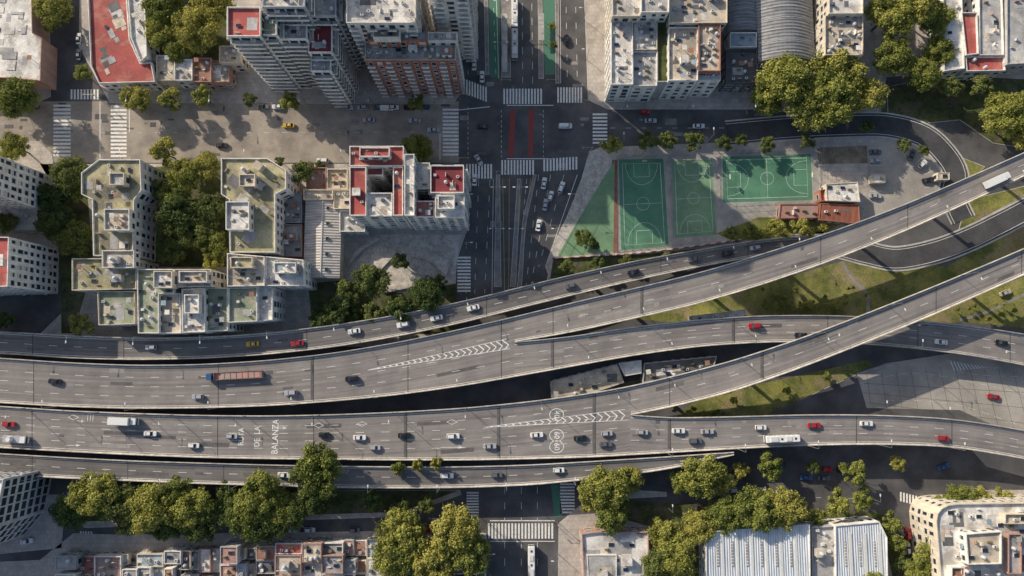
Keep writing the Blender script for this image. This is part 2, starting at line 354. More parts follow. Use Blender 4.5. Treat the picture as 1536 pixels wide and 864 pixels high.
for k in range(3): line(1296,575+k*14,1560,590+k*24,.12,'asphalt_dark')
sheet('parking_lot',[(1302,214),(1352,213),(1392,228),(1412,262),(1408,285),(1345,318),(1300,325)],SW+.008,'asphalt_pale')
pk=MB()
for k in range(7): ribbon(pk,[(1304,222+k*13),(1322,222+k*13)],.12,SW+.016,'paint_white')
for k in range(9):
    an=math.radians(-75+k*14); ribbon(pk,[(1345+42*math.cos(an),275+40*math.sin(an)),(1345+60*math.cos(an),272+52*math.sin(an))],.12,SW+.016,'paint_white')
pk.obj('parking_bay_markings')
mk.obj('road_markings')
pt=MB()
for i in range(130):
    x=random.uniform(0,1536); y=random.choice([random.uniform(160,238),random.uniform(160,210),random.uniform(0,420)])
    if y>=240 or y<155: x=random.uniform(700,860)
    wx,wy,_=P(x,y,0); a=random.uniform(.5,5); c=random.uniform(.5,2.5); z=.0075+.00003*i
    pt.face([(wx,wy,z),(wx+a,wy,z),(wx+a,wy+c,z),(wx,wy+c,z)],random.choice(['asphalt','concrete_dark','deck_patch']))
pt.obj('asphalt_repair_patches')
# ---------------------------------------------------------------- sports courts
ct=MB(); zc=SW+.02
ct.face([(x,y,SW+.01) for x,y in W([(926,236),(1226,224),(1230,305),(1150,325),(1110,350),(1070,362),(926,380)],SW)],'court_apron')
ct.face([(x,y,SW+.014) for x,y in W([(908,262),(922,242),(920,378),(836,386),(846,366)],SW)],'court_pale')
ct.face([(x,y,SW+.012) for x,y in W([(918,240),(926,240),(928,378),(920,380)],SW)],'r_court')
for q,m in (([(928,239),(995,238),(1003,370),(932,375)],'court'),([(1007,241),(1068,239),(1075,352),(1011,357)],'court_pale'),([(1083,235),(1216,231),(1219,300),(1085,304)],'court')):
    ct.face([(x,y,zc) for x,y in W(q,zc)],m)
zl=zc+.008
def quadmap(q,u,v):
    a,b_,c,d=q; return ((a[0]*(1-u)+b_[0]*u)*(1-v)+(d[0]*(1-u)+c[0]*u)*v,(a[1]*(1-u)+b_[1]*u)*(1-v)+(d[1]*(1-u)+c[1]*u)*v)
def courtlines(q,vert=True,mat='paint_white'):
    def m(pts,closed=False): ribbon(ct,[quadmap(q,*( (u,v) if vert else (v,u))) for u,v in pts],.09,zl,mat,closed)
    m([(.08,.05),(.92,.05),(.92,.95),(.08,.95)],True); m([(.08,.5),(.92,.5)])
    m([(.5+.14*math.cos(t*.5236),.5+.075*math.sin(t*.5236)) for t in range(12)],True)
    for s in(0,1):
        f=(lambda v:v) if s==0 else (lambda v:1-v)
        m([(.33,f(.05)),(.33,f(.2)),(.67,f(.2)),(.67,f(.05))])
        m([(.5+.36*math.cos(t*math.pi/10),f(.05+.24*math.sin(t*math.pi/10))) for t in range(11)])
courtlines([(928,239),(995,238),(1003,370),(932,375)]); courtlines([(1007,241),(1068,239),(1075,352),(1011,357)]); courtlines([(1083,235),(1216,231),(1219,300),(1085,304)],False)
ct.obj('sports_court')
def fence(pts,h=4,name='chain_link_fence',step=3.0):
    b=MB(); q=[Vector(P(x,y,0)[:2]) for x,y in pts]
    for i in range(len(q)-1):
        d=q[i+1]-q[i]; L=d.length; t=d/L; n=Vector((-t.y,t.x))
        for k in range(int(L/step)+1): b.ob(q[i],t,n,k*step-.05,k*step+.05,-.05,.05,.1,h,'steel')
        for z in(h-.05,h/2,.4): b.ob(q[i],t,n,0,L,-.03,.03,z-.03,z+.03,'steel')
    b.obj(name)
fence([(926,236),(1228,223),(1232,305)]);fence([(926,236),(925,378),(1080,362)]);fence([(1004,237),(1009,368)]);fence([(1079,235),(1080,310),(1232,303)]);fence([(915,240),(836,388)])
def goal(px,py,rot):
    b=MB()
    b.cyl(0,0,.15,3.2,.09,.07,'steel',8); b.box(0,-.05,3.1,1.2,.05,3.2,'steel'); b.box(1.15,-.9,2.9,1.2,.9,3.95,'r_white')
    for k in range(10):
        a=k*.628; a2=a+.628
        b.face([(1.45+.23*math.cos(a),.23*math.sin(a),3.05),(1.45+.23*math.cos(a2),.23*math.sin(a2),3.05),(1.45+.27*math.cos(a2),.27*math.sin(a2),3.05),(1.45+.27*math.cos(a),.27*math.sin(a),3.05)],'paint_red')
    o=b.obj('basketball_hoop'); x,y,_=P(px,py,0); o.location=(x,y,SW); o.rotation_euler=(0,0,rot)
goal(1038,243,-math.pi/2);goal(1043,352,math.pi/2);goal(964,241,-math.pi/2);goal(968,371,math.pi/2);goal(1086,269,0);goal(1217,266,math.pi)
b=MB(); q=[Vector(P(x,y,0)[:2]) for x,y in smooth([(828,388),(900,384),(960,380),(1040,370),(1110,360)],10)]
for i in range(len(q)-1):
    d=q[i+1]-q[i]; t=d.normalized(); n=Vector((-t.y,t.x)); b.ob(q[i],t,n,0,d.length,-.12,.12,.1,1.3,'w_white' if i%2 else 'r_red')
b.obj('boundary_wall')
# ---------------------------------------------------------------- elevated highway
def curve(tab,xs,j):
    tx=[r[0] for r in tab]; ty=[r[j] for r in tab]
    st=4; ext=120
    e=np.arange(xs[0]-ext,xs[-1]+ext+st,st)
    y=np.interp(e,tx,ty)
    s0=(np.interp(xs[0]+30,tx,ty)-ty[0])/30; s1=(ty[-1]-np.interp(xs[-1]-30,tx,ty))/30
    y=np.where(e<tx[0],ty[0]+(e-tx[0])*s0,y); y=np.where(e>tx[-1],ty[-1]+(e-tx[-1])*s1,y)
    k=np.hanning(35); k/=k.sum(); ys=np.convolve(np.pad(y,17,mode='edge'),k,'valid')
    r=np.interp(xs,e,ys); raw=np.interp(xs,tx,ty)
    r=r+(raw[0]-r[0])*np.clip(1-(xs-xs[0])/60,0,1)+(raw[-1]-r[-1])*np.clip(1-(xs[-1]-xs)/60,0,1)
    return r
ROADS={}
rd=random.Random(5)
def roadway(name,tab,lanes,mat='deck',key=None,under=True,barT=(None,None),barB=(None,None),thick=1.3,dash=(3,6)):
    xs=np.linspace(tab[0][0],tab[-1][0],max(8,int((tab[-1][0]-tab[0][0])/6))); yt=curve(tab,xs,1); yb=curve(tab,xs,2); z=curve(tab,xs,3)
    ROADS[key]=(xs,yt,yb,z)
    N=len(xs); Tt=np.array([P(xs[i],yt[i],z[i]) for i in range(N)]); Bt=np.array([P(xs[i],yb[i],z[i]) for i in range(N)])
    C=(Tt+Bt)/2; s=np.concatenate([[0],np.cumsum(np.linalg.norm(np.diff(C,axis=0),axis=1))])
    Wd=np.zeros(N)
    for i in range(N):
        a=C[max(i-1,0)];b=C[min(i+1,N-1)]; d=(b-a)[:2]; d/=np.linalg.norm(d); n=np.array([-d[1],d[0]]); v=(Bt[i]-Tt[i])[:2]; Wd[i]=max(abs(v@n),.05)
    b=MB()
    def pt(i,f,dz=0): p=Tt[i]*(1-f)+Bt[i]*f; return (p[0],p[1],p[2]+dz)
    def ps(sv,f,dz=0):
        i=min(max(int(np.searchsorted(s,sv)-1),0),N-2); t=(sv-s[i])/(s[i+1]-s[i])
        p=(Tt[i]*(1-f)+Bt[i]*f)*(1-t)+(Tt[i+1]*(1-f)+Bt[i+1]*f)*t; return (p[0],p[1],p[2]+dz)
    def wat(sv): return float(np.interp(sv,s,Wd))
    for i in range(N-1):
        w0,w1=Wd[i],Wd[i+1]
        b.face([pt(i,0),pt(i+1,0),pt(i+1,1),pt(i,1)],mat,[(s[i],0),(s[i+1],0),(s[i+1],w1),(s[i],w0)])
        def lo(i): return max(.0,z[i]-thick)-z[i]
        f=.14; l0,l1=lo(i),lo(i+1); m0=max(l0,-.45);m1=max(l1,-.45)
        for e,fi in((0,f),(1,1-f)):
            b.face([pt(i,e,0),pt(i+1,e,0),pt(i+1,e,m1),pt(i,e,m0)],'concrete'); b.face([pt(i,e,m0),pt(i+1,e,m1),pt(i+1,fi,l1),pt(i,fi,l0)],'concrete')
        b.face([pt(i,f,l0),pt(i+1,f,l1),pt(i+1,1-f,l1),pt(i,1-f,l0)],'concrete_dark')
        for side,(x0,x1) in((0,barT),(1,barB)):
            if x0 is not None and xs[i]<x0: continue
            if x1 is not None and xs[i]>x1: continue
            def q(k,o,h):
                fr=o/Wd[k]; fr=fr if side==0 else 1-fr
                return pt(k,fr,h)
            prof=[(-.12,-.1),(-.05,.9),(.16,.9),(.24,.35),(.42,.0)]
            for a_,c_ in zip(prof[:-1],prof[1:]): b.face([q(i,*a_),q(i+1,*a_),q(i+1,*c_),q(i,*c_)],'concrete')
    L=s[-1]
    def strip(s0,s1,f0,f1,mat_,dz=.012):
        n=max(1,int((s1-s0)/3))
        for k in range(n):
            a=s0+(s1-s0)*k/n;c=s0+(s1-s0)*(k+1)/n
            b.face([ps(a,f0(a),dz),ps(c,f0(c),dz),ps(c,f1(c),dz),ps(a,f1(a),dz)],mat_)
    strip(0,L,lambda a:.78/wat(a),lambda a:.92/wat(a),'paint_white'); strip(0,L,lambda a:1-.92/wat(a),lambda a:1-.78/wat(a),'paint_white')
    strip(0,L,lambda a:.44/wat(a),lambda a:.62/wat(a),'concrete_dark',.008); strip(0,L,lambda a:1-.62/wat(a),lambda a:1-.44/wat(a),'concrete_dark',.008)
    for l in range(1,lanes):
        u=0
        while u<L-dash[0]:
            if wat(u)>6:
                fc=lambda a,o:(1.0+(wat(a)-2.0)*l/lanes+o)/wat(a)
                strip(u,u+dash[0],lambda a:fc(a,-.07),lambda a:fc(a,.07),'paint_white')
            u+=sum(dash)
    for i in range(int(L/11)):
        u=rd.uniform(0,L-20); w=wat(u)
        if w<6: continue
        o=rd.uniform(1,w-2.6); ln=rd.choice([rd.uniform(1,4),rd.uniform(4,18)]); wd=rd.choice([.4,1.2,1.5]) if ln>4 else rd.uniform(.6,1.5)
        strip(u,u+ln,lambda a:o/wat(a),lambda a:(o+wd)/wat(a),rd.choice(['deck_patch','deck_patch_pale','deck_patch_pale']) if mat=='deck' else 'deck_patch',.002+.0002*(i%25))
    u=14
    while u<L:
        strip(u,u+.25,lambda a:.44/wat(a),lambda a:1-.44/wat(a),'joint',.016)
        if rd.random()<.25: strip(u-.9,u-.01,lambda a:.44/wat(a),lambda a:1-.44/wat(a),'deck_patch',.0075)
        u+=rd.choice([33,34,66])
    if under:
        u=12
        while u<L:
            p=ps(u,.5); zt=p[2]-thick
            if zt>2.5:
                w=wat(u); a=ps(u-1,.5);c=ps(u+1,.5); t=Vector((c[0]-a[0],c[1]-a[1])).normalized(); n=Vector((-t.y,t.x))
                b.ob(p,t,n,-.9,.9,-w*.33,w*.33,zt-1.1,zt+.02,'concrete')
                for o in((-w*.2,w*.2) if w>11 else (0,)): b.cyl(p[0]+n.x*o,p[1]+n.y*o,0,zt-1.08,.7,.7,'concrete',12)
            u+=30
    b.obj(name)
roadway('elevated_ramp',[(-150,490,524,8),(0,497,530,8),(100,503,537,8),(200,507,540,8),(300,506,538,8),(400,500,532,8),(500,488,521,8),(600,472,504,8),(700,451,483,8),(760,436,467,8),(850,414,445,7.6),(950,392,421,6.2),(1050,374,400,4.2),(1150,358,382,2),(1250,352,376,.4)],2,'deck_dark','A')
roadway('elevated_highway',[(-150,528,594,9),(0,537,604,9),(100,544,610,9),(200,548,613,9),(300,547,612,9),(400,541,609,9),(500,530,602,9),(600,513,592,9),(700,492,578,9),(772,475,565,9)],4,'deck','B')
roadway('elevated_ramp',[(772,475,513,9),(850,456,500,9.5),(950,433,478,11),(1050,409,455,12.5),(1150,379,425,13.5),(1250,347,390,14),(1350,310,350,14),(1450,267,305,14),(1536,229,264,14),(1690,160,195,14)],2,'deck','B1',dash=(3,9))
roadway('elevated_highway',[(772,513,565,9),(850,506,551,9),(950,490,533,8.8),(1050,479,519,8.4),(1150,473,513,8),(1250,473,513,7.6),(1350,478,520,7),(1450,488,532,6.5),(1536,501,548,6),(1690,530,580,6)],3,'deck','B2')
roadway('elevated_highway',[(-150,602,664,9),(0,609,671,9),(100,616,677,9),(200,620,682,9),(300,623,686,9),(400,624,688,9),(500,622,689,9),(600,618,690,9),(700,612,690,9),(800,602,688,9),(900,588,685,9),(946,579,682,9)],5,'deck','C')
roadway('elevated_ramp',[(946,579,622,9),(1000,567,612,9.6),(1100,541,587,12),(1200,508,552,13.5),(1300,470,513,14),(1400,430,472,14),(1536,373,412,14),(1690,300,340,14)],2,'deck','C1',dash=(3,9))
roadway('elevated_highway',[(946,622,682,9),(1000,627,679,9),(1100,625,673,9),(1200,622,668,9),(1300,622,666,9),(1400,626,668,9),(1450,631,673,8.5),(1536,645,688,8),(1690,680,725,8)],3,'deck','C2')
roadway('elevated_ramp',[(-150,672,703,8),(0,680,711,8),(100,686,717,8),(200,691,721,8),(300,694,725,8),(400,697,728,8),(500,699,731,8),(600,700,732,8),(700,700,731,8),(800,697,727,8.2),(900,691,717,8.6),(1000,685,704,8.9),(1100,678,682,8.95)],2,'deck_dark','D')
def onroad(key,px,py):
    xs,yt,yb,z=ROADS[key]; f=lambda x,a:float(np.interp(x,xs,a))
    zz=f(px,z); fr=(py-f(px,yt))/max(f(px,yb)-f(px,yt),1)
    fr=min(max(fr,.1),.9)
    g=lambda x:P(x,f(x,yt)*(1-fr)+f(x,yb)*fr,f(x,z))
    a=g(px-8);b=g(px+8); return g(px),math.atan2(b[1]-a[1],b[0]-a[0])
gm=MB(); zg=9.018
def gore(a,b1,b2,n):
    ribbon(gm,[a,b1],.18,zg,'paint_white'); ribbon(gm,[a,b2],.18,zg,'paint_white')
    for i in range(1,n):
        t=i/n; u=(a[0]+(b1[0]-a[0])*t,a[1]+(b1[1]-a[1])*t); l=(a[0]+(b2[0]-a[0])*t,a[1]+(b2[1]-a[1])*t); mid=((u[0]+l[0])/2+6*t+2,(u[1]+l[1])/2)
        ribbon(gm,[u,mid,l],.38,zg+.002,'paint_white')
gore((548,556),(762,508),(766,523),24); gore((725,641),(938,614),(942,630),20)
def diamond(x,y,s=6):
    ribbon(gm,[(x-s*1.3,y),(x,y-s*.6),(x+s*1.3,y),(x,y+s*.6)],.16,zg,'paint_white',True)
for d in((543,636),(678,633),(110,626),(478,638)): diamond(*d)
def arrow(x,y,l=22):
    ribbon(gm,[(x-l/2,y),(x+l/2-6,y)],.16,zg,'paint_white'); gm.face([P(x+l/2-7,y-2,zg),P(x+l/2,y,zg),P(x+l/2-7,y+2,zg)],'paint_white')
arrow(678,671,34); arrow(110,668); arrow(420,642)
for k in range(3): ribbon(gm,[(132+k*4,622),(131+k*4,632)],.16,zg,'paint_white')
def circle(x,y,rx=10.5,ry=9):
    ribbon(gm,[(x+rx*math.cos(k*math.pi/12),y+ry*math.sin(k*math.pi/12)) for k in range(24)],.24,zg,'paint_white',True)
for y in(622,653,670): circle(835,y)
gm.obj('highway_markings')
def text(body,px,py,size,rot,sx=1.0,z=9.02):
    cu=bpy.data.curves.new('t','FONT'); cu.body=body; cu.size=size; cu.align_x='CENTER'; cu.align_y='CENTER'; cu.offset=.015
    o=bpy.data.objects.new('t',cu); scene.collection.objects.link(o)
    dg=bpy.context.evaluated_depsgraph_get(); me=bpy.data.meshes.new_from_object(o.evaluated_get(dg)); bpy.data.objects.remove(o)
    me.materials.clear(); me.materials.append(MATS['paint_white'])
    x,y,_=P(px,py,z); q=put('painted_road_lettering',me,(x,y,z),rot,(sx,1,1))
for y,t in((622,'40'),(653,'60'),(670,'60')): text(t,835,y,2.6,-math.pi/2)
for x,t in((413,'BALANZA'),(386,'DE  LA'),(362,'RUTA')): text(t,x,655,3.2 if x==413 else 2.7,math.pi/2,.85 if x==413 else .9)
# ---------------------------------------------------------------- buildings
def facade(mb,a,b,z0,z1,style,wall,fl=3.0,bay=3.0):
    a=Vector(a[:2]);b=Vector(b[:2]); d=b-a; L=d.length
    if L<2.6 or z1-z0<2.6: return
    t=d/L; n=Vector((t.y,-t.x)); nf=max(1,int((z1-z0)/fl)); fh=(z1-z0)/nf; nb=max(1,int(L/bay)); bw=L/nb
    for f in range(nf):
        zb=z0+f*fh
        if style in('balc','band'):
            if style=='balc':
                mb.ob(a,t,n,.4,L-.4,0.0,1.3,zb-.08,zb+.08,'w_white'); mb.ob(a,t,n,.4,L-.4,1.2,1.3,zb+.081,zb+1.0,'w_white')
                for u in (.4,L-.5): mb.ob(a,t,n,u,u+.1,0,1.19,zb+.082,zb+1.0,'w_grey')
                for k in range(1,nb):
                    if k%3==0: mb.ob(a,t,n,k*bw-.08,k*bw+.08,.1,1.19,zb+.082,zb+fh-.2,'w_white')
                    if random.random()<.2: mb.ob(a,t,n,k*bw+.5,k*bw+1.1,.5,.9,zb+.082,zb+.8,random.choice(['ac','grass','w_pink','tarp_blue']))
                    if random.random()<.08: mb.ob(a,t,n,k*bw-.2,k*bw+1.6,.1,1.25,zb+2.2,zb+2.26,random.choice(['w_cream','w_bluegrey','r_terracotta']))
            mb.ob(a,t,n,.8,L-.8,0,.03,zb+.85,zb+fh-.45,'glass')
            for k in range(nb+1): mb.ob(a,t,n,max(.7,k*bw-.25),min(L-.7,k*bw+.25),0,.09,zb+.1,zb+fh-.1,wall)
            continue
        for k in range(nb):
            c=(k+.5)*bw; w=bw*random.choice([.2,.24,.24,.3]); lo=zb+(.95 if random.random()<.8 else .15); hi=zb+min(fh-.5,2.45)
            mb.ob(a,t,n,c-w,c+w,0,.02,lo,hi,'glass')
            if random.random()<.25: mb.ob(a,t,n,c-w+.01,c+w-.01,.02,.05,lo+(hi-lo)*random.uniform(.2,.7),hi,'w_cream')
            mb.ob(a,t,n,c-w-.1,c-w,0,.09,lo-.1,hi+.1,'frame'); mb.ob(a,t,n,c+w,c+w+.1,0,.09,lo-.1,hi+.1,'frame')
            mb.ob(a,t,n,c-w-.15,c+w+.15,0,.18,lo-.2,lo-.1,'frame'); mb.ob(a,t,n,c-w-.1,c+w+.1,0,.1,hi+.1,hi+.22,'frame')
            if style=='mix' and k%2==0:
                mb.ob(a,t,n,c-bw*.42,c+bw*.42,0,1.1,zb-.05,zb+.08,'w_white'); mb.ob(a,t,n,c-bw*.42,c+bw*.42,1.02,1.1,zb+.081,zb+.95,'w_white')
            elif random.random()<.18: mb.ob(a,t,n,c-.4,c+.4,.02,.35,lo-.75,lo-.25,'ac')
def clutter(mb,poly,z,n,rng):
    n=int(n*2.3+.5)
    ip=inset(poly,.9); xs=[p[0] for p in ip];ys=[p[1] for p in ip]; e=Vector(poly[1][:2])-Vector(poly[0][:2]); t=e.normalized(); nn=Vector((-t.y,t.x)); used=[]
    ins3=inset(poly,.3)
    for _ in range(n*4):
        if n<=0: break
        x=rng.uniform(min(xs),max(xs));y=rng.uniform(min(ys),max(ys)); k=rng.random()
        r=1.9 if k<.11 else (.95 if k<.9 else .7)
        if not inside((x,y),ip) or any(math.hypot(x-a,y-c)<r+q for a,c,q in used): continue
        if not all(inside((x+dx*r,y+dy*r),ins3) for dx,dy in((1,1),(-1,1),(1,-1),(-1,-1))): continue
        used.append((x,y,r)); n-=1; o=(x,y)
        if k<.11:
            h=rng.uniform(2,2.8); lw=rng.uniform(1.1,1.7); mb.ob(o,t,nn,-lw,lw,-1.2,1.2,z,z+h,rng.choice(['w_white','w_cream','w_grey']),rng.choice(['r_white','r_grey','r_beige'])); mb.ob(o,t,nn,-lw-.15,lw+.15,-1.35,1.35,z+h+.001,z+h+.12,'r_white',rng.choice(['r_grey','r_white','r_terracotta','r_beige'])); mb.ob(o,t,nn,-.4,.4,-1.26,-1.2,z,z+2,'w_dark')
            if rng.random()<.5: mb.cyl(x,y,z+h+.13,z+h+1.4,.6,.6,'tank',12); mb.cyl(x,y,z+h+1.4,z+h+1.6,.6,.2,'tank',12)
        elif k<.30:
            mb.ob(o,t,nn,-.5,.5,-.4,.4,z+.1,z+.9,'ac'); mb.cyl(x,y,z+.901,z+.93,.3,.3,'fan',8)
        elif k<.38: mb.cyl(x,y,z,z+1.3,.6,.6,'tank',12); mb.cyl(x,y,z+1.3,z+1.5,.6,.15,'tank',12)
        elif k<.42: mb.cyl(x,y,z,z+rng.uniform(.6,1.4),.15,.15,'steel',6)
        elif k<.48:
            mb.cyl(x,y,z,z+3.2,.04,.03,'steel',5)
            for q_ in(1.8,2.4,3.0): mb.ob(o,t,nn,-.7,.7,-.02,.02,z+q_,z+q_+.04,'steel')
        elif k<.54: mb.ob(o,t,nn,-.9,.9,-.6,.6,z,z+.35,'frame','glass')
        elif k<.58: mb.ob(o,t,nn,-.85,.85,-.55,.55,z+.3,z+.38,'steel','solar')
        elif k<.68:
            l=rng.uniform(.5,.95); a_,b__=(t,nn) if rng.random()<.5 else (nn,t); mb.ob(o,a_,b__,-l*1.0,l*1.0,-.08,.08,z,z+rng.uniform(.5,1.6),rng.choice(['w_cream','w_white','w_pink']))
        elif k<.76: mb.ob(o,t,nn,-.8,.8,-.25,.25,z,z+.45,'w_pink','grass'); mb.ob(o,t,nn,-.6,.5,-.2,.2,z+.451,z+.9,'grass')
        elif k<.83:
            for q_ in(-.8,.8): mb.ob(o,t,nn,q_-.04,q_+.04,-.04,.04,z,z+2.0,'steel')
            mb.ob(o,t,nn,-.8,.8,-.02,.02,z+1.9,z+1.94,'steel'); mb.ob(o,t,nn,-.6,0,-.015,.015,z+1.0,z+1.89,'w_white'); mb.ob(o,t,nn,.1,.5,-.015,.015,z+1.2,z+1.89,rng.choice(['tarp_blue','r_red','w_cream']))
        elif k<.9: mb.ob(o,t,nn,-.85,.85,-.85,.85,z+2.1,z+2.16,rng.choice(['r_terracotta','r_grey','r_blue','r_white'])); [mb.ob(o,t,nn,u-.05,u+.05,v-.05,v+.05,z,z+2.09,'steel') for u in(-.75,.75) for v in(-.75,.75)]
        else: mb.ob(o,t,nn,-.5,.5,-.45,.45,z,z+rng.uniform(.5,1.3),rng.choice(['w_grey','w_cream','w_white','w_dark']))
    A=abs((max(xs)-min(xs))*(max(ys)-min(ys)))
    for i in range(int(A/28)+1):
        x=rng.uniform(min(xs),max(xs));y=rng.uniform(min(ys),max(ys)); a=rng.uniform(.4,3);c=rng.uniform(.4,2.2)
        if all(inside((x+t.x*u+nn.x*v,y+t.y*u+nn.y*v),ip) for u in(-a,a) for v in(-c,c)): mb.ob((x,y),t,nn,-a,a,-c,c,z,z+.03+.002*i,rng.choice(['r_grey','r_white','r_beige','r_dark','r_grey']))
def block(mb,pts,h,wall,roof,style='win',par=.9,clut=4,z0=0,fl=3.0,bay=3.0,coping=None,rng=random):
    if len(pts)==4 and not isinstance(pts[0],tuple): pts=rect(*pts)
    poly=W(pts,h); n=len(poly)
    mb.prism(poly,z0,h,wall,roof)
    if par>0:
        inn=inset(poly,.28); cp=coping or wall
        for k in range(n):
            j=(k+1)%n; a,b=poly[k],poly[j]; c,d=inn[j],inn[k]
            mb.face([a+(h,),b+(h,),b+(h+par,),a+(h+par,)],wall); mb.face([d+(h,),c+(h,),c+(h+par,),d+(h+par,)],cp); mb.face([a+(h+par,),b+(h+par,),c+(h+par,),d+(h+par,)],cp)
    if style!='none':
        for k in range(n): facade(mb,poly[k],poly[(k+1)%n],z0+(.4 if z0==0 else 0),h,style,wall,fl,bay)
    if clut: clutter(mb,poly,h,clut,rng)
def bld(name,blocks):
    mb=MB()
    for a,k in blocks: block(mb,*a,**k)
    mb.obj(name)
D=dict
bld('warehouse',[[([(-150,-90),(48,-90),(50,50),(64,58),(62,122),(20,118),(-150,112)],8.5,'w_pink','r_white'),D(style='none',clut=6,par=.6)]])
bld('school_building',[[([(130,-80),(186,-80),(196,60),(212,96),(228,94),(234,124),(150,126),(138,100)],7.5,'w_white','r_red'),D(clut=1,coping='w_white')],
  [([(188,-80),(216,-80),(222,85),(212,94),(198,58)],9,'w_white','r_white'),D(clut=4)]])
bld('terraced_house',[[((236,84,262,122),6,'w_cream','r_beige'),D(clut=3)],[((263,90,290,122),7,'w_white','r_white'),D(clut=3)],[((291,88,318,124),6.6,'w_pink','r_terracotta'),D(clut=3)],[((319,96,345,124),5.6,'w_pink','r_beige'),D(clut=3)],[((330,70,362,95),8,'w_cream','r_beige'),D(clut=3)]])
bld('offscreen_shadow_tower',[[((342,12,392,56),43,'w_white','r_red'),D(style='balc',clut=1,coping='w_white')],[((393,22,416,54),41,'w_white','r_green'),D(style='balc',clut=2,coping='w_white')],
  [((395,-90,458,12),47,'w_bluegrey','r_white'),D(style='balc',clut=8)],[((418,14,461,60),37,'w_white','r_grey'),D(style='balc',clut=5)],
  [((463,28,499,80),34,'w_white','r_darkred'),D(style='balc',clut=2,coping='w_white')],[((467,82,497,108),30,'w_white','r_grey'),D(style='balc',clut=3)],[((462,-90,505,26),39,'w_bluegrey','r_grey'),D(style='balc',clut=8)]])
bld('brick_apartment_building',[[((548,64,684,92),30,'w_brick','r_grey'),D(style='mix',clut=14,coping='w_cream')],[((520,-70,624,36),42,'w_white','r_white'),D(style='mix',clut=16)],
  [((552,40,640,62),35,'w_brick','r_blue'),D(style='win',clut=8)],[((642,50,686,63),33,'w_white','r_white'),D(clut=2)],[((560,44,600,58),37.5,'w_white','r_beige'),D(clut=1,z0=35)]])
bld('offscreen_shadow_tower',[[((628,-210,692,-86),75,'w_white','r_grey'),D(style='mix',clut=6,fl=3.1,bay=3.4)]])
bld('offscreen_shadow_tower',[[((330,-220,430,-100),56,'w_white','r_grey'),D(style='win',clut=6,fl=3.2,bay=4)]])  # unseen tower beyond the top edge, added to cast shadow onto the street
bld('modern_apartment_building',[[((916,30,949,128),16,'w_white','r_white'),D(clut=10)],[((949,78,985,130),14.5,'w_white','r_grey'),D(clut=6)],[((985,25,1002,124),14.8,'w_grey','grass_dark'),D(clut=0,style='none')],
  [((1002,42,1046,122),17,'w_white','r_beige'),D(clut=8)],[((918,-90,960,26),20,'w_cream','r_white'),D(clut=9)],[((961,-90,1003,20),21.5,'w_white','r_grey'),D(clut=9)],[((1003,-90,1090,36),18.5,'w_cream','r_beige'),D(clut=14)],[((1047,38,1080,108),18,'w_brick','r_beige'),D(clut=9)],[((950,30,985,76),15.2,'w_cream','r_white'),D(clut=6)],[((1047,109,1080,122),15,'w_white','r_white'),D(clut=1)]])
def vault(name,px0,py0,px1,py1,h,rise,wall,roof,ribs=0):
    mb=MB(); a=P(px0,py1,h);b=P(px1,py0,h); x0,y0,x1,y1=a[0],a[1],b[0],b[1]; n=14
    pr=[(x0+(x1-x0)*k/n,h+rise*math.sin(math.pi*k/n)) for k in range(n+1)]
    for k in range(n): mb.face([(pr[k][0],y0,pr[k][1]),(pr[k+1][0],y0,pr[k+1][1]),(pr[k+1][0],y1,pr[k+1][1]),(pr[k][0],y1,pr[k][1])],roof)
    for y in(y0,y1): mb.face([(p[0],y,p[1]) for p in pr],wall)
    for r in range(ribs):
        yy=y0+(y1-y0)*(r+.5)/ribs
        for k in range(n): mb.face([(pr[k][0],yy,pr[k][1]+.12),(pr[k+1][0],yy,pr[k+1][1]+.12),(pr[k+1][0],yy+.3,pr[k+1][1]+.12),(pr[k][0],yy+.3,pr[k][1]+.12)],'w_grey')
    mb.prism([(x0,y0),(x1,y0),(x1,y1),(x0,y1)],0,h-.01,wall,roof)
    c=[(x0,y0),(x1,y0),(x1,y1),(x0,y1)]
    for k in range(4): facade(mb,c[k],c[(k+1)%4],1,h,'win',wall,4,4)
    mb.obj(name)
vault('vaulted_depot',1138,-90,1214,92,9,4,'w_grey','metal_dark',11)
vault('vaulted_depot',1094,-90,1136,46,8,2,'w_grey','metal_dark',7)
bld('industrial_building',[[((1094,50,1134,72),9,'w_white','r_blue'),D(clut=3)],[((1088,76,1134,126),8,'w_dark','r_dark'),D(clut=5)],[((1135,96,1210,112),7,'w_grey','r_dark'),D(clut=2)]])
bld('office_building',[[((1242,-90,1293,22),17,'w_cream','r_white'),D(clut=9)],[((1236,24,1293,84),15,'w_cream','r_beige'),D(clut=9)]])
bld('market_building',[[([(1412,-60),(1439,-60),(1445,104),(1414,108)],8,'w_white','r_white'),D(clut=3)],[([(1440,20),(1464,20),(1466,82),(1447,84)],8.6,'w_white','r_red'),D(clut=0,style='none')],[([(1466,-60),(1500,-60),(1504,84),(1467,84)],8.2,'w_white','r_grey'),D(clut=6)],[([(1446,86),(1504,86),(1506,107),(1448,108)],7.5,'w_white','r_red'),D(clut=1)],[([(1508,-60),(1640,-60),(1640,60),(1545,96),(1508,98)],9,'w_grey','r_grey'),D(clut=8)]])
bld('apartment_block',[[([(-190,215),(-4,232),(-8,292),(-190,285)],30,'w_white','r_grey'),D(style='win',clut=5,bay=2.6)]])
bld('apartment_block',[[([(-190,352),(16,356),(14,430),(-190,436)],25,'w_white','r_red'),D(style='win',clut=4,bay=2.6)]])
bld('apartment_block',[[([(-190,722),(8,718),(-6,790),(-40,830),(-190,850)],24,'w_bluegrey','r_white'),D(style='band',clut=5)]])
bld('terraced_house',[[([(-60,305),(58,312),(60,346),(-60,344)],7,'w_grey','r_grey'),D(clut=4)]])
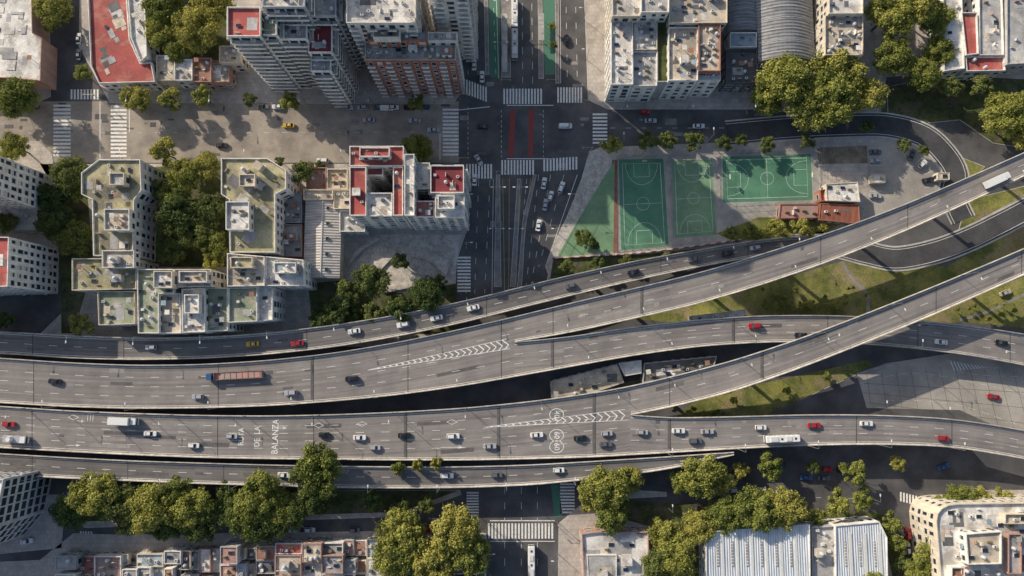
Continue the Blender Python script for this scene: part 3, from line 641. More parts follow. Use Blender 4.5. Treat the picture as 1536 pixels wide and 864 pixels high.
bld('residential_complex',[[([(150,240),(212,240),(214,286),(203,300),(201,384),(142,384),(140,300),(124,292),(124,260)],15,'w_white','r_moss'),D(clut=8)],
 [([(333,238),(402,238),(430,256),(430,284),(414,292),(414,379),(346,379),(345,300),(333,292)],15,'w_white','r_moss'),D(clut=8)],
 [([(110,388),(206,388),(206,434),(110,436)],15,'w_cream','r_moss'),D(clut=6)],[([(148,437),(204,437),(204,486),(150,488)],14,'w_cream','r_green'),D(clut=3)],
 [([(207,404),(262,404),(262,440),(240,441),(240,500),(209,500)],16,'w_white','r_green'),D(clut=6)],[([(263,404),(318,404),(318,430),(263,431)],16.6,'w_cream','r_white'),D(clut=7)],[([(241,442),(272,440),(273,500),(241,500)],14.6,'w_white','r_beige'),D(clut=4)],[([(274,434),(308,432),(309,498),(275,499)],15.4,'w_white','r_white'),D(clut=7)],[([(309,432),(343,432),(343,496),(310,497)],13.6,'w_white','r_green'),D(clut=4)],
 [([(344,432),(387,431),(387,482),(344,484)],14.2,'w_white','r_green'),D(clut=2)],[([(342,380),(398,385),(398,429),(342,430)],15.8,'w_white','r_beige'),D(clut=7)],[([(399,385),(456,390),(458,429),(399,429)],15.2,'w_white','r_white'),D(clut=8)],[([(388,431),(410,431),(410,480),(388,482)],13,'w_white','r_white'),D(clut=3)],
 [((340,303,375,345),18.5,'w_white','r_white'),D(clut=3,z0=15)],[((158,314,196,346),18.5,'w_white','r_beige'),D(clut=3,z0=15)],[((155,376,203,402),18,'w_white','r_beige'),D(clut=2,z0=15)],[((232,407,260,432),19.5,'w_cream','r_white'),D(clut=2,z0=16)],[((270,407,312,424),19.5,'w_white','r_beige'),D(clut=2,z0=16.6)],[((278,442,300,470),18,'w_white','r_white'),D(clut=1,z0=15.4)],[((347,386,380,402),18.5,'w_cream','r_moss'),D(clut=2,z0=15.8)],[((412,394,445,410),18,'w_white','r_white'),D(clut=2,z0=15.2)],[((166,260,188,278),17.6,'w_cream','r_grey'),D(clut=1,z0=15)],[((360,262,384,280),17.6,'w_cream','r_beige'),D(clut=1,z0=15)]])
mb=MB(); poly=W(rect(460,302,508,416),7); x0=min(p[0] for p in poly);x1=max(p[0] for p in poly);y0=min(p[1] for p in poly);y1=max(p[1] for p in poly); xm=(x0+x1)/2
mb.prism([(x0,y0),(x1,y0),(x1,y1),(x0,y1)],0,7,'w_cream','metal_grey')
for a,c in((x0-.4,xm),(x1+.4,xm)): mb.face([(a,y0-.3,7.02),(c,y0-.3,8.4),(c,y1+.3,8.4),(a,y1+.3,7.02)],'metal_grey')
for y in(y0,y1): mb.face([(x0,y,7.0),(x1,y,7.0),(xm,y,8.37)],'w_cream')
mb.ob((xm,0),(1,0),(0,1),-.2,.2,y0,y1,8.35,8.55,'frame')
for k in range(5): mb.ob((xm,y0+(k+.5)*(y1-y0)/5),(1,0),(0,1),1.5,2.6,-.6,.6,7.8,8.4,'frame','glass')
mb.obj('warehouse')
bld('terraced_house',[[((456,285,500,300),8,'w_cream','r_beige'),D(clut=2)],[((501,285,548,314),7.5,'w_cream','r_beige'),D(clut=4)],[((510,316,548,348),6.5,'w_white','r_grey'),D(clut=3)],[((425,290,454,335),5,'w_grey','r_grey'),D(clut=4)],[((425,337,454,385),6,'w_pink','r_grey'),D(clut=4)],[((460,252,490,284),4.5,'w_pink','r_pink'),D(clut=3)],[((491,254,522,284),5.2,'w_cream','r_beige'),D(clut=3)]])
bld('corner_apartment_building',[[((525,220,606,250),24,'w_white','r_red'),D(clut=2)],[((525,251,550,324),24,'w_white','r_red'),D(clut=1,par=.8)],[((590,251,605,324),24,'w_white','r_red'),D(clut=1)],[((551,290,589,325),23,'w_white','r_white'),D(clut=5)],
 [((607,232,622,324),27,'w_white','r_white'),D(clut=3)],[((623,245,645,284),22,'w_white','r_white'),D(clut=3)],[((646,249,696,290),24.5,'w_white','r_darkred'),D(clut=2,style='mix')],[((623,302,652,326),23,'w_white','r_red'),D(clut=2)],[((653,291,697,327),23.5,'w_white','r_white'),D(clut=6)],[((551,252,575,264),22,'w_white','r_red'),D(clut=0)],[((657,294,682,314),26,'w_white','r_white'),D(clut=2,z0=23.5)],[((540,222,585,236),27,'w_white','r_red'),D(clut=1,z0=24)]])
pz=MB()
sheet('plaza_paving',[(520,420),(560,352),(690,352),(684,410),(600,436)],SW+.012,'concrete')
for i in range(7):
    pz.prism(W([(600+i*6,362+i*2),(680-i*1,372+i*3),(682-i*2,384+i*5),(612+i*5,384-i*1+i*2)],1),.15,.35+.18*i,'concrete','concrete')
for i in range(6): pz.prism(W([(518+i*3,396-i*4),(556+i*2,352+i*1),(560+i*2,354+i*1),(522+i*3,400-i*4)],1),.15,.4+.2*i,'concrete','concrete')
pz.prism(W([(560,398),(590,372),(596,378),(570,406)],1),.15,.9,'concrete','concrete')
pz.prism(W([(570,432),(650,418),(652,423),(575,440)],1),.15,.9,'concrete','concrete')
pz.obj('stepped_plaza')
bld('clubhouse',[[([(1170,306),(1228,306),(1226,327),(1168,328)],3.5,'w_brick','r_pink'),D(clut=2,par=.3)],[([(1238,276),(1286,273),(1290,303),(1240,301)],5,'w_cream','r_white'),D(clut=3,par=.3)],[([(1230,305),(1288,307),(1290,336),(1228,330)],4,'w_brick','tiles_red'),D(clut=1,par=.2)],[([(1228,286),(1237,284),(1239,302),(1230,303)],3.6,'w_brick','r_red'),D(clut=0)]])
bld('guard_booth',[[((1308,262,1328,274),2.8,'w_cream','r_white'),D(clut=1,par=.15)]]); bld('guard_booth',[[((1406,259,1424,270),3,'w_cream','r_beige'),D(clut=1,par=.2)]])
bld('depot_building',[[([(826,572),(926,546),(936,574),(865,598),(828,600)],4.2,'w_grey','r_beige'),D(clut=6,par=.3)],[([(966,545),(1075,534),(1068,560),(964,574)],5,'w_grey','r_dark'),D(clut=7,par=.4)],[([(928,545),(962,540),(962,560),(938,564)],5.5,'w_white','r_white'),D(clut=0,par=.3)]])
bld('maintenance_building',[[([(1036,474),(1118,464),(1118,478),(1040,484)],5,'w_grey','r_white'),D(clut=3,par=.3)]])
rn=random.Random(9)
RO=['r_pink','r_grey','r_red','r_grey','r_beige','r_white','r_white','r_pink','r_dark','r_blue','r_terracotta','r_grey']; WL=['w_cream','w_white','w_white','w_grey','w_grey','w_pink','w_cream']
def lots(x,xe,ytop,yend,lo=22,hi=40,hs=(4,9)):
    while x<xe-12:
        w=rn.uniform(lo,hi); x2=min(x+w,xe); bb=[]; y=ytop(x)+rn.uniform(-2,3); main=rn.choice(RO)
        while y<yend:
            d=rn.uniform(16,38); h=rn.uniform(*hs); m=rn.random(); rf=lambda: main if rn.random()<.5 else rn.choice(RO)
            if m<.3:
                xm=x+(x2-x)*rn.uniform(.4,.6)
                bb.append([((x,y,xm,y+d),h,rn.choice(WL),rf()),D(clut=2,par=rn.choice([.2,.4,.6]))])
                bb.append([((xm+.6,y,x2,y+d),max(3,h-rn.uniform(1,4)),rn.choice(WL),rf()),D(clut=2,par=rn.choice([.2,.4]))])
            else: bb.append([((x,y,x2,y+d),h,rn.choice(WL),rf()),D(clut=5,par=rn.choice([.2,.4,.7]))])
            y+=d+rn.choice([.8,.8,7])
        bld('terraced_house',bb); x=x2+.8
lots(84,728,lambda x:834-(x-84)*.055 if x<540 else 808,935)
bld('corner_shop_building',[[([(872,800),(895,797),(972,797),(975,950),(880,950)],7,'w_pink','r_white'),D(clut=5,coping='w_pink')],[([(880,832),(925,832),(925,900),(884,900)],7.8,'w_white','r_grey'),D(clut=1,z0=7,par=.2)]])
bld('industrial_warehouse',[[([(1058,797),(1214,786),(1216,950),(1060,950)],9,'w_white','metal_white'),D(clut=0,par=.5)],[([(1216,790),(1250,788),(1252,950),(1218,950)],7.5,'w_grey','r_grey'),D(clut=8)],[([(1252,788),(1318,782),(1330,806),(1332,950),(1254,950)],9,'w_white','metal_white'),D(clut=0,par=.5)]])
sk=MB()
for X0,X1 in((1066,1210),(1258,1326)):
    for x in range(X0+8,X1-6,22):
        a=P(x,812,9.05);c=P(x+5,850,9.05); sk.box(a[0],c[1],9.02,c[0],a[1],9.14,'frame','metal_grey')
        a=P(x+11,800,9.05); c=P(x+12.5,920,9.05); sk.box(a[0],c[1],9.02,c[0],a[1],9.2,'ac')
sk.obj('roof_skylights')
arc=[(1404,770),(1410,762),(1420,757),(1434,755)]
bld('corner_apartment_building',[[([(1402,782)]+arc+[(1640,752),(1640,950),(1416,950)],15,'w_cream','r_white'),D(clut=40)],[([(1446,800),(1500,796),(1500,845),(1450,846)],18,'w_white','r_beige'),D(clut=4,z0=15)],[((1505,770,1600,785),16.5,'w_cream','r_beige'),D(clut=4,z0=15)],[((1425,850,1445,900),17,'w_white','r_terracotta'),D(clut=1,z0=15)],[((1510,800,1530,860),16.4,'w_pink','r_grey'),D(clut=2,z0=15)]])
rn=random.Random(3)
for i in range(22):
    x=-190+i*85
    if 640<x<900: continue
    bld('terraced_house',[[((x,970+rn.randint(0,15),x+70,1060),rn.choice([6,8,10]),rn.choice(['w_cream','w_pink','w_white','w_grey']),rn.choice(['r_grey','r_beige','r_pink','r_white'])),D(clut=3)]])
for i in range(7):
    y=-90+i*130
    if 440<y<760: continue
    bld('terraced_house',[[((1720,y,1800,y+90),rn.choice([6,8,10]),'w_cream','r_grey'),D(clut=3)]])
# ---------------------------------------------------------------- trees
def tree_mesh(name,seed,R,hc,nl,nleaf,leaf,mat):
    r=np.random.RandomState(seed)
    V=[];Fc=[];mi=[];av=[]
    def tube(p,q,r0,r1,n=6):
        p=np.array(p);q=np.array(q);d=(q-p)/np.linalg.norm(q-p); a=np.cross(d,[0.3,1,.2]);a/=np.linalg.norm(a);c=np.cross(d,a);i=len(V)
        for cc,rr in((p,r0),(q,r1)):
            for k in range(n): V.append(cc+rr*(a*math.cos(2*math.pi*k/n)+c*math.sin(2*math.pi*k/n)))
        for k in range(n): j=(k+1)%n; Fc.append((i+k,i+j,i+n+j,i+n+k)); mi.append(0)
        av.extend([0]*(2*n))
    top=(r.uniform(-.3,.3),r.uniform(-.3,.3),hc*.45)
    tube((0,0,-.3),top,R*.055,R*.042,8)
    cl=[]
    for k in range(nl):
        a=k*2.399+r.uniform(-.5,.5); rad=R*.76*math.sqrt((k+.4)/nl)*r.uniform(.78,1.2)
        z=hc+R*.46*math.sqrt(max(0,1-min(1,rad/R)**2))*r.uniform(.2,1.4)-R*.12
        cr=R*r.uniform(.15,.31)
        c=(rad*math.cos(a),rad*math.sin(a),z); cl.append((c,cr,r.uniform(0,1))); mid=((c[0]*.45+top[0]*.55),(c[1]*.45+top[1]*.55),top[2]+(z-top[2])*.6)
        tube(top,mid,R*.024,R*.016,5); tube(mid,c,R*.016,R*.006,5)
    w=np.array([c[1]**2 for c in cl]);w/=w.sum(); idx=r.choice(nl,nleaf,p=w)
    cen=np.array([c[0] for c in cl])[idx];cr=np.array([c[1] for c in cl])[idx];cv=np.array([c[2] for c in cl])[idx]
    d=r.normal(size=(nleaf,3)); d[:,2]=np.where(d[:,2]<-.4,-d[:,2],d[:,2]); d/=np.linalg.norm(d,axis=1)[:,None]
    ph=r.uniform(0,6.28,(3,)); bump=1+.22*np.sin(d[:,0]*7+ph[0]+cv*20)*np.sin(d[:,1]*7+ph[1])+.12*np.sin(d[:,2]*11+cv*9)
    rr=cr*bump*(.62+.45*r.rand(nleaf)**.6); sp=r.rand(nleaf)<.08; rr=np.where(sp,rr*1.3,rr)
    pos=cen+d*rr[:,None]*np.array([1,1,.8])
    nrm=d+r.normal(size=(nleaf,3))*.5; nrm/=np.linalg.norm(nrm,axis=1)[:,None]
    t=np.cross(nrm,r.normal(size=(nleaf,3)));t/=np.linalg.norm(t,axis=1)[:,None];bt=np.cross(nrm,t)
    s=(leaf*r.uniform(.5,1.3,nleaf))[:,None]
    q=np.stack([pos-t*s*.5,pos+bt*s*.35,pos+t*s*.5,pos-bt*s*.35],1).reshape(-1,3)
    i0=len(V); verts=np.vstack([np.array(V),q]); quads=Fc+[tuple(x) for x in (np.arange(nleaf*4).reshape(-1,4)+i0).tolist()]
    mi+= [1]*nleaf; vals=np.concatenate([np.array(av,float),np.repeat(np.clip(cv*.4+r.rand(nleaf)*.6,0,1),4)])
    me=bpy.data.meshes.new(name); me.from_pydata(verts.tolist(),[],quads); me.materials.append(MATS['bark']);me.materials.append(MATS[mat]); me.polygons.foreach_set('material_index',mi)
    at=me.attributes.new('v','FLOAT','POINT'); at.data.foreach_set('value',vals.astype(np.float32)); me.update(); return me
TM={}
for m in('leaf_bright','leaf_dark'):
    TM[m,'L']=[tree_mesh('tree_crown',s,8,9,38+s*4,15000,.62,m) for s in range(4)]
    TM[m,'S']=[tree_mesh('tree_crown',s+20,4,5.5,18+s*2,4200,.48,m) for s in range(3)]
rt=random.Random(11)
def tree(px,py,r,kind='b',zc=None,name='broadleaf_tree'):
    big=r>=23; R=r/4.15; base=8 if big else 4; sc=R/base*1.05; hc=(9 if big else 5.5); zs=sc if zc is None else zc/hc
    zs=min(max(zs,.55 if name!='shrub' else .25),1.6)
    x,y,_=P(px,py,hc*zs)
    me=rt.choice(TM['leaf_bright' if kind=='b' else 'leaf_dark','L' if big else 'S'])
    put(name,me,(x,y,0),rt.uniform(0,6.28),(sc*rt.uniform(.92,1.08),sc*rt.uniform(.92,1.08),zs))
for t in [(85,12,28),(78,38,14),(30,150,32),(0,140,22),(125,110,14),(250,15,32),(300,45,38),(240,48,28),(325,10,32),(270,75,24),(205,150,24),(257,150,20),(305,145,18),(435,153,17),(625,155,14),
 (25,222,24),(247,228,22),(278,262,28,'b'),(310,250,24,'b'),(118,358,28),(1175,120,42),(1215,160,36),(1255,108,38),(1245,150,42),(1295,145,32),(1150,150,26),(1330,25,38),(1375,10,38),(1335,88,32),(1398,28,28),(1385,112,28),(1408,78,24),(1502,172,34),(1540,195,30),(1535,160,26),
 (626,224,25),(918,218,18),(1160,342,18),(1125,346,14),(1200,340,15),(1095,350,12),(325,370,22),(320,392,18),(480,702,38,'b',15),(600,800,34),(612,825,30),(685,795,38),(700,825,34),(650,842,34),(590,838,28),
 (905,735,34),(938,718,26),(915,765,28),(885,745,22),(1050,715,32),(1085,722,20),(1020,722,18),(1155,700,22),(1110,705,14),(1130,765,32),(1172,758,30),(1085,772,28),(1045,790,25),(1198,765,18),(1280,708,20),(1255,755,20),(1292,750,18),(1345,695,13),(1438,748,24),(1412,755,15),(1470,745,17),(1503,745,14),(1395,835,28),(1345,815,16),(1335,785,16),(1378,862,24),(1015,835,30),(1000,800,24),(230,762,34,'b'),(292,762,32,'b'),(270,740,26,'b'),(390,742,36,'b'),(375,775,30,'b'),(420,765,28,'b'),(145,742,34,'b'),(598,702,11,'b',12),(627,697,9,'b',12),(655,694,9,'b',12),(828,40,7),(830,68,7),(122,487,20,'b'),(262,295,26,'b'),(118,290,18,'b'),(1225,775,14,'b'),(1310,870,20,'b'),(345,770,20,'b')]: tree(*t)
for t in [(270,320,32),(315,315,28),(258,345,24),(300,350,26),(245,285,20),(110,262,28),(85,300,26),(80,335,24),(100,330,20),(262,375,26),(12,335,20),(10,480,14),(455,258,20),(560,420,26),(520,440,20),(600,392,14),(640,440,28),(600,462,22),(505,465,22),(560,468,18),(660,425,14),(480,480,18),(530,470,16),(970,212,16),(1000,212,17),(1040,212,16),(1085,215,14),(1110,210,12),(1150,218,14),(1210,212,13),(880,360,15),(868,352,9),(892,368,9),(110,765,26),(180,755,30),(200,775,24),(250,785,26),(300,790,26),(345,765,26),(400,785,28),(440,765,26),(475,748,26),(340,735,18),(560,750,18),(600,765,16),(640,758,14),(375,150,12),(850,400,12),(895,396,12),(940,390,10),(1000,385,9),(1355,218,12),(1385,226,10),(1425,132,20),(1470,130,18),(1300,190,12),(988,850,26),(1060,790,18),(1220,700,12),(480,250,10),(420,242,8),(1350,845,14)]:
    tree(t[0],t[1],t[2],'d')
for t in [(1130,352,9),(1145,350,10),(1175,350,9),(1215,348,9),(1235,340,8),(1260,325,8),(1100,600,7),(1180,585,8),(1240,565,8)]+[(1150+i*13,462-(i%3)*3,6+i%3) for i in range(9)]+[(rt.uniform(1130,1300),rt.uniform(430,470),rt.uniform(2.5,5)) for i in range(16)]+[(rt.uniform(1420,1530),rt.uniform(455,480),rt.uniform(2.5,5)) for i in range(8)]+[(rt.uniform(1010,1090),rt.uniform(608,622),rt.uniform(3,5)) for i in range(8)]: tree(t[0],t[1],t[2],'b',2.2,'shrub')
# ---------------------------------------------------------------- vehicles
def rplan(x0,x1,w,r,z,ins=0):
    pts=[]; x0+=ins;x1-=ins;w-=ins
    for cx,cy,a0 in((x1-r,w-r,0),(x0+r,w-r,90),(x0+r,-w+r,180),(x1-r,-w+r,270)):
        for k in range(4): a=math.radians(a0+k*30); pts.append((cx+r*math.cos(a),cy+r*math.sin(a),z))
    return pts
CM={}
def car_mesh(kind,col):
    if (kind,col) in CM: return CM[kind,col]
    c='car_'+col; b=MB()
    if kind in('sedan','hatch','suv','van','pickup'):
        L,Wd,Hh={'sedan':(4.6,1.82,1.46),'hatch':(4.0,1.76,1.5),'suv':(4.6,1.9,1.72),'van':(5.2,2.0,2.1),'pickup':(5.3,1.9,1.8)}[kind]; x=L/2;w=Wd/2
        zb=.95 if kind!='van' else 1.1
        b.loft([rplan(-x,x,w,.35,.28,.08),rplan(-x,x,w,.38,.5),rplan(-x,x,w,.38,zb-.2,.01),rplan(-x,x,w,.34,zb,.12)],[c,c,c],c)
        fr={'sedan':(-1.55,1.05,.55,.8),'hatch':(-1.82,.95,.3,.75),'suv':(-2.1,1.05,.3,.7),'van':(-2.45,1.75,.15,.6),'pickup':(-.6,1.25,.2,.65)}[kind]
        base=[(fr[1]-.12,w-.16,zb),(fr[0],w-.16,zb),(fr[0],-w+.16,zb),(fr[1]-.12,-w+.16,zb)]
        top=[(fr[1]-fr[3],w-.32,Hh),(fr[0]+fr[2],w-.32,Hh),(fr[0]+fr[2],-w+.32,Hh),(fr[1]-fr[3],-w+.32,Hh)]
        side='glass' if kind!='van' else c
        b.loft([base,top],[[side,'glass' if kind!='van' else c,side,'glass']],c)
        t2=[(p[0]*.97,p[1]*.9,Hh+.05) for p in top]; b.loft([top,t2],[c],c)
        for i in range(4):
            p=Vector(base[i]);q=Vector(top[i]); s=1 if p.y>0 else -1
            b.face([p+Vector((-.06,.015*s,0)),p+Vector((.06,.015*s,0)),q+Vector((.05,.02*s,.01)),q+Vector((-.05,.02*s,.01))],c)
        if kind=='van': b.ob((0,0),(1,0),(0,1),.6,1.2,-w+.18,-w+.2,1.2,1.8,'glass')
        if kind=='pickup': b.box(-2.45,-.78,zb+.004,-.75,.78,zb+.01,'tyre')
        if kind in('sedan','hatch'): b.box(x-.9,-.6,zb+.002,x-.88,.6,zb+.006,'tyre')
        for s in(-1,1):
            b.box(fr[1]-.35,s*(w+.08)-.09,zb,fr[1]-.18,s*(w+.08)+.09,zb+.15,c)
            b.box(x-.22,s*(w-.38)-.2,.6,x-.02,s*(w-.38)+.16,.8,'lamp'); b.box(-x+.02,s*(w-.38)-.2,.62,-x+.2,s*(w-.38)+.16,.84,'tail')
            for xx in(-L*.31,L*.31):
                n=12;rr=.33
                a=[(xx+rr*math.cos(k*2*math.pi/n),s*(w+.02),.33+rr*math.sin(k*2*math.pi/n)) for k in range(n)]; d=[(p[0],s*(w-.22),p[2]) for p in a]; b.loft([d,a],['tyre'],'tyre')
        if col=='yellow': b.box(-.35,-.25,Hh+.05,-.15,.25,Hh+.17,'lamp')
    elif kind=='bus':
        L,w=12,1.27;x=L/2
        b.loft([rplan(-x,x,w,.25,.35),rplan(-x,x,w,.25,1.25),rplan(-x,x,w,.25,2.3,.02),rplan(-x,x,w,.25,2.85,.02),rplan(-x,x,w,.3,3.1,.2)],[c,'glass',c,c],'lamp' if col=='white' else c)
        for k in range(7):
            for s in(-1,1): b.box(-5+k*1.65,s*(w+.002)-.012,1.2,-4.85+k*1.65,s*(w+.002)+.012,2.35,c)
        b.box(-4.4,-.8,3.1,-1.8,.8,3.35,'ac'); b.box(1,-.7,3.1,3,.7,3.3,'ac'); b.box(-.8,-.35,3.1,-.1,.35,3.2,'fan'); b.box(4,-.35,3.1,4.7,.35,3.2,'fan')
        for s in(-1,1):
            for xx in(-3.4,3.6):
                a=[(xx+.5*math.cos(k*.5236),s*(w+.02),.5+.5*math.sin(k*.5236)) for k in range(12)]; d=[(p[0],s*(w-.3),p[2]) for p in a]; b.loft([d,a],['tyre'],'tyre')
    else:
        L={'box_truck':9.5,'flatbed_truck':20,'truck':8.5}[kind]; x=L/2; w=1.25
        b.loft([rplan(x-2.2,x,w,.25,.5),rplan(x-2.2,x,w,.25,1.5),rplan(x-2.2,x,w,.25,2.3,.08),rplan(x-2.2,x,w,.3,2.75,.2)],[c,'glass',c],c)
        b.box(-x,-.5,.7,x-1.5,.5,1.05,'tyre')
        if kind=='box_truck': b.box(-x,-1.3,1.1,x-2.4,1.3,3.6,'car_white'); b.box(-x+.1,-1.2,3.601,x-2.5,1.2,3.63,'lamp')
        elif kind=='flatbed_truck':
            b.box(-x,-1.28,1.1,x-2.6,1.28,1.3,'w_pink')
            for s in(-1,1): b.box(-x,s*1.26-.05,1.301,x-2.6,s*1.26+.05,2.0,'w_pink')
            b.box(x-2.7,-1.28,1.31,x-2.6,1.28,2.3,'w_pink'); b.box(-x+.5,-1.1,1.31,x-5,1.1,1.75,'r_pink')
            for k in range(7): b.box(-x+1+k*2.1,-1.2,1.751,-x+1.15+k*2.1,1.2,1.85,'w_brick')
        else: b.box(-x,-1.25,1.1,x-2.4,1.25,1.9,'car_silver'); b.cyl(-1.6,0,1.9,3.2,1.1,.8,'car_white',12)
        for s in(-1,1):
            for xx in([-x+1.2,-x+2.4,x-1.2]+([x-4.5] if L>15 else [])):
                a=[(xx+.5*math.cos(k*.5236),s*(w+.02),.5+.5*math.sin(k*.5236)) for k in range(12)]; d=[(p[0],s*(w-.35),p[2]) for p in a]; b.loft([d,a],['tyre'],'tyre')
    CM[kind,col]=b.mesh(kind+'_body'); return CM[kind,col]
NM={'sedan':'car','hatch':'hatchback_car','suv':'suv_car','van':'van','pickup':'pickup_truck','bus':'bus','box_truck':'box_truck','flatbed_truck':'flatbed_truck','truck':'truck'}
def veh(kind,col,px,py,ang,z=.01):
    nm='taxi' if col=='yellow' else NM[kind]; x,y,_=P(px,py,z+.7)
    put(nm,car_mesh(kind,col),(x,y,z),math.radians(ang))
def hv(key,px,py,kind,col,rev=True):
    p,a=onroad(key,px,py); put('taxi' if col=='yellow' else NM[kind],car_mesh(kind,col),(p[0],p[1],p[2]+.015),a+(math.pi if rev else 0))
for a in [('A',228,521,'hatch','silver'),('A',380,516,'sedan','yellow'),('A',447,515,'sedan','red'),('A',532,497,'sedan','white'),('A',605,487,'suv','white'),('A',655,477,'sedan','white'),('A',710,462,'sedan','white'),('A',855,429,'hatch','grey'),('A',950,409,'sedan','black'),('A',1040,389,'sedan','grey'),('A',1090,380,'sedan','black'),('A',1132,372,'hatch','silver'),
 ('B',84,572,'sedan','black'),('B',355,563,'flatbed_truck','blue'),('B',298,595,'hatch','silver'),('B',437,589,'suv','silver'),('B',528,568,'suv','black'),('B2',1131,489,'suv','red'),('B2',1200,503,'sedan','black'),('B2',1274,486,'sedan','white'),('B2',1410,513,'sedan','white'),('B2',1500,514,'sedan','black')]: hv(*a)
for a in [('B1',1490,272,'box_truck','white'),('C',15,636,'sedan','red'),('C',28,658,'truck','white'),('C',190,631,'box_truck','white'),('C',227,650,'sedan','white'),('C',349,654,'hatch','silver'),('C',292,668,'hatch','white'),('C',487,652,'hatch','black'),('C',540,656,'sedan','white'),('C',563,671,'hatch','silver'),('C',607,653,'sedan','black'),('C',680,654,'suv','white'),('C',735,669,'sedan','silver'),('C',805,652,'sedan','white'),('C',870,657,'sedan','black'),('C',910,650,'hatch','silver'),('C',908,666,'sedan','grey'),
 ('C2',963,648,'hatch','silver'),('C2',1017,646,'sedan','white'),('C2',1042,661,'suv','grey'),('C2',1060,647,'sedan','silver'),('C2',1140,641,'hatch','white'),('C2',1220,638,'sedan','red'),('C2',1170,657,'bus','white'),('C2',1298,635,'sedan','white'),('C2',1413,657,'hatch','red'),('D',427,712,'sedan','white'),('D',671,713,'suv','white'),('D',745,712,'hatch','grey'),('D',838,705,'hatch','white')]: hv(*a,False)
for a in [('van','white',848,189,0),('sedan','yellow',433,188,180),('sedan','black',333,218,0),('sedan','silver',553,180,180),('sedan','silver',622,181,180),('sedan','silver',650,195,180),('van','white',580,162,0),('sedan','black',724,190,0),('sedan','silver',718,240,-60),('van','white',705,36,90),('sedan','silver',698,80,90),('sedan','white',711,97,90),('sedan','white',723,115,90),('hatch','yellow',699,60,90),('bus','white',772,22,90),('bus','silver',772,68,90),('sedan','white',816,275,80),('suv','white',842,281,70),('sedan','silver',818,307,80),('hatch','white',826,294,75),('sedan','white',808,338,80),('sedan','silver',976,181,0),('sedan','white',1048,189,0),('sedan','red',1490,595,170),('sedan','blue',1209,716,0),('hatch','red',1240,704,0),('sedan','grey',1236,717,0),('suv','black',1264,705,0),('sedan','blue',1415,700,20),('hatch','white',1375,770,100),('bus','white',797,843,90),('sedan','white',40,812,10),('sedan','grey',118,82,90),('sedan','white',118,58,90),('sedan','grey',1313,228,0),('hatch','silver',1313,241,180),('sedan','cream',1508,439,20),('sedan','white',712,270,85),('sedan','black',850,60,90),('sedan','grey',1368,232,65),('hatch','white',1384,246,40),('sedan','silver',1313,294,0),('sedan','black',1392,270,10)]: veh(*a,z=.15 if 1300<a[2]<1400 and 200<a[3]<320 else .01)
cols=['white','silver','grey','black','silver','white','grey','red','blue']
def park(x0,x1,y,p,slope=0,ang=0):
    x=x0
    while x<x1:
        if rt.random()<p: veh(rt.choice(['sedan','hatch','suv','hatch']),rt.choice(cols),x,y+(x-x0)*slope,ang+rt.choice([0,180])+rt.uniform(-1.5,1.5))
        x+=rt.uniform(21,25)
park(500,650,161,.7);park(210,440,160,.35);park(268,450,240,.75);park(920,1120,168,.5);park(915,1080,208,.3);park(1010,1180,697,.3);park(1290,1340,697,.5);park(1030,1200,735,.5);park(460,650,241,.15);park(150,680,795,.35)
def parkv(x,y0,y1,p):
    y=y0
    while y<y1:
        if rt.random()<p: veh(rt.choice(['sedan','hatch','suv']),rt.choice(cols),x,y,90+rt.choice([0,180]))
        y+=23
parkv(78,-20,130,.4);parkv(868,0,120,.15);parkv(1362,800,860,.8)
# ---------------------------------------------------------------- street furniture
lm=MB(); lm.cyl(0,0,0,9.5,.12,.07,'steel',8); lm.box(0,-.05,9.4,2.2,.05,9.5,'steel'); lm.box(1.9,-.16,9.34,2.8,.16,9.52,'lamp'); LM=lm.mesh('street_lamp')
l2=MB(); l2.cyl(0,0,0,9.5,.12,.07,'steel',8); l2.box(-2.2,-.05,9.4,2.2,.05,9.5,'steel')
for s in(-1,1): l2.box(s*2.35-.45,-.16,9.34,s*2.35+.45,.16,9.52,'lamp')
LM2=l2.mesh('street_lamp')
def lamps(key,side,step,x0,x1):
    xs,yt,yb,z=ROADS[key]; x=x0
    while x<x1:
        y=float(np.interp(x,xs,yt if side==0 else yb)); zz=float(np.interp(x,xs,z)); p=P(x,y,zz); _,a=onroad(key,x,y)
        put('street_lamp',LM,(p[0],p[1],zz+.3),a+(-math.pi/2 if side==0 else math.pi/2)); x+=step
lamps('A',0,96,30,1200);lamps('B1',1,110,850,1560);lamps('C',0,110,40,940);lamps('C1',0,110,1000,1560);lamps('C2',1,105,1000,1560);lamps('D',1,100,60,900);lamps('B',1,120,90,760);lamps('B2',1,120,880,1500)
for x,y,r in [(210,156,-90),(330,156,-90),(460,156,-90),(560,156,-90),(200,246,90),(380,246,90),(520,246,90),(690,20,0),(690,80,0),(876,30,180),(880,90,180),(935,164,-90),(1030,164,-90),(1120,164,-90),(930,221,90),(1060,214,90),(700,300,0),(700,370,0),(836,350,180),(860,300,180),(1310,610,90),(1400,600,-90),(732,820,0),(836,830,180),(1000,760,90),(1150,740,90),(1300,745,90)]:
    q=P(x,y,0); put('street_lamp',LM,(q[0],q[1],.1),math.radians(r))
for x,y in [(752,20),(752,80),(748,290),(746,350),(780,290),(774,350)]:
    q=P(x,y,0); put('street_lamp',LM2,(q[0],q[1],.1),0)
tl=MB(); tl.cyl(0,0,0,5.6,.1,.08,'steel',8); tl.box(0,-.05,5.4,3.6,.05,5.5,'steel')
for xx in(3.5,.0): tl.box(xx-.16,-.2,4.6,xx+.16,.2,5.6,'paint_yellow')
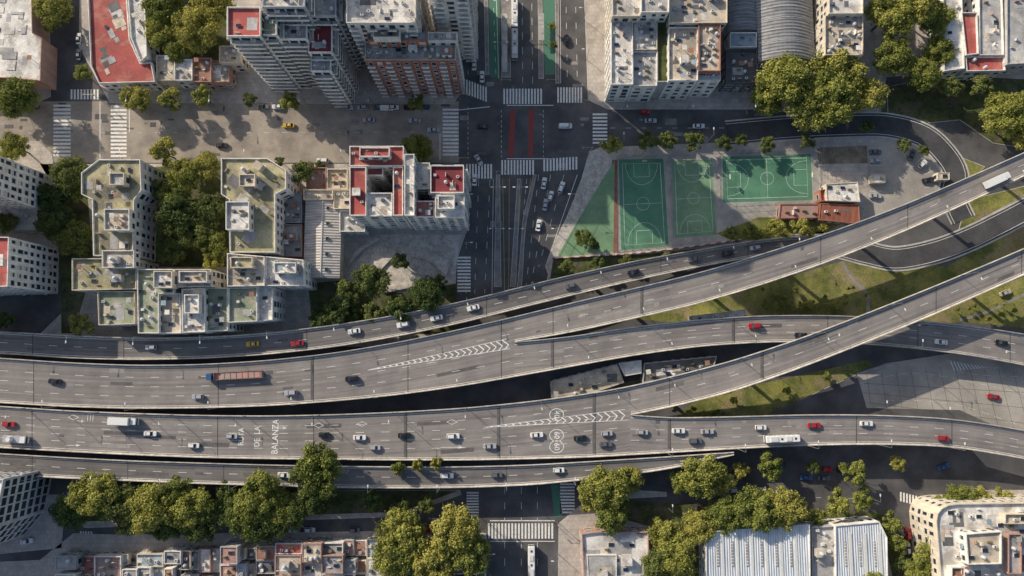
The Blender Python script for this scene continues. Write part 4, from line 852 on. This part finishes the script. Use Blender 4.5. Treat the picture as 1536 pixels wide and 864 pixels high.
for i,m in enumerate(('tail','lamp','paint_green')): tl.cyl(3.5,-.21,4.7+i*.3,4.72+i*.3,.1,.1,m,8)
TLM=tl.mesh('traffic_light')
for x,y,r in [(690,150,0),(690,243,0),(752,128,0),(833,128,180),(880,158,180),(886,228,180),(745,263,0),(732,783,0),(836,783,180),(152,150,180),(194,244,0),(60,155,0)]:
    q=P(x,y,0); put('traffic_light',TLM,(q[0],q[1],.1),math.radians(r))
for x,y0_,y1_ in((757,20,108),(812,20,60)):
    sb=MB(); a=P(x-4,y1_,3);c=P(x+4,y0_,3); sb.box(a[0],a[1],2.9,c[0],c[1],3.05,'r_grey'); n=6
    for k in range(n):
        yy=a[1]+(c[1]-a[1])*(k+.5)/n; sb.cyl((a[0]+c[0])/2,yy,.14,2.9,.1,.1,'steel',8); sb.box(a[0],yy-.06,3.051,c[0],yy+.06,3.13,'frame')
    sb.obj('bus_shelter')
# ---------------------------------------------------------------- light, sky, camera
e=math.radians(25.5); dx,dy=.76,-.65
dv=Vector((dx*math.cos(e),dy*math.cos(e),-math.sin(e)))
L=bpy.data.lights.new('sun','SUN'); L.energy=5.0; L.angle=math.radians(.5); L.color=(1,.885,.72)
o=bpy.data.objects.new('sun',L); scene.collection.objects.link(o); o.rotation_euler=dv.to_track_quat('-Z','Y').to_euler(); o.location=(0,0,300)
w=bpy.data.worlds.new('World'); scene.world=w; w.use_nodes=True; nt=w.node_tree
sk=nt.nodes.new('ShaderNodeTexSky'); sk.sky_type='NISHITA'; sk.sun_disc=False; sk.sun_elevation=e; sk.sun_rotation=math.atan2(-dx,-dy)%(2*math.pi); sk.dust_density=2
nt.links.new(sk.outputs[0],nt.nodes['Background'].inputs[0]); nt.nodes['Background'].inputs[1].default_value=.13
cd=bpy.data.cameras.new('camera'); cd.lens=24; cd.sensor_width=36; cd.clip_end=8000; co=bpy.data.objects.new('camera',cd); scene.collection.objects.link(co)
co.location=(0,CY,H); co.rotation_euler=(T,0,0); scene.camera=co
scene.view_settings.view_transform='Standard'; scene.view_settings.look='None'; scene.view_settings.exposure=0
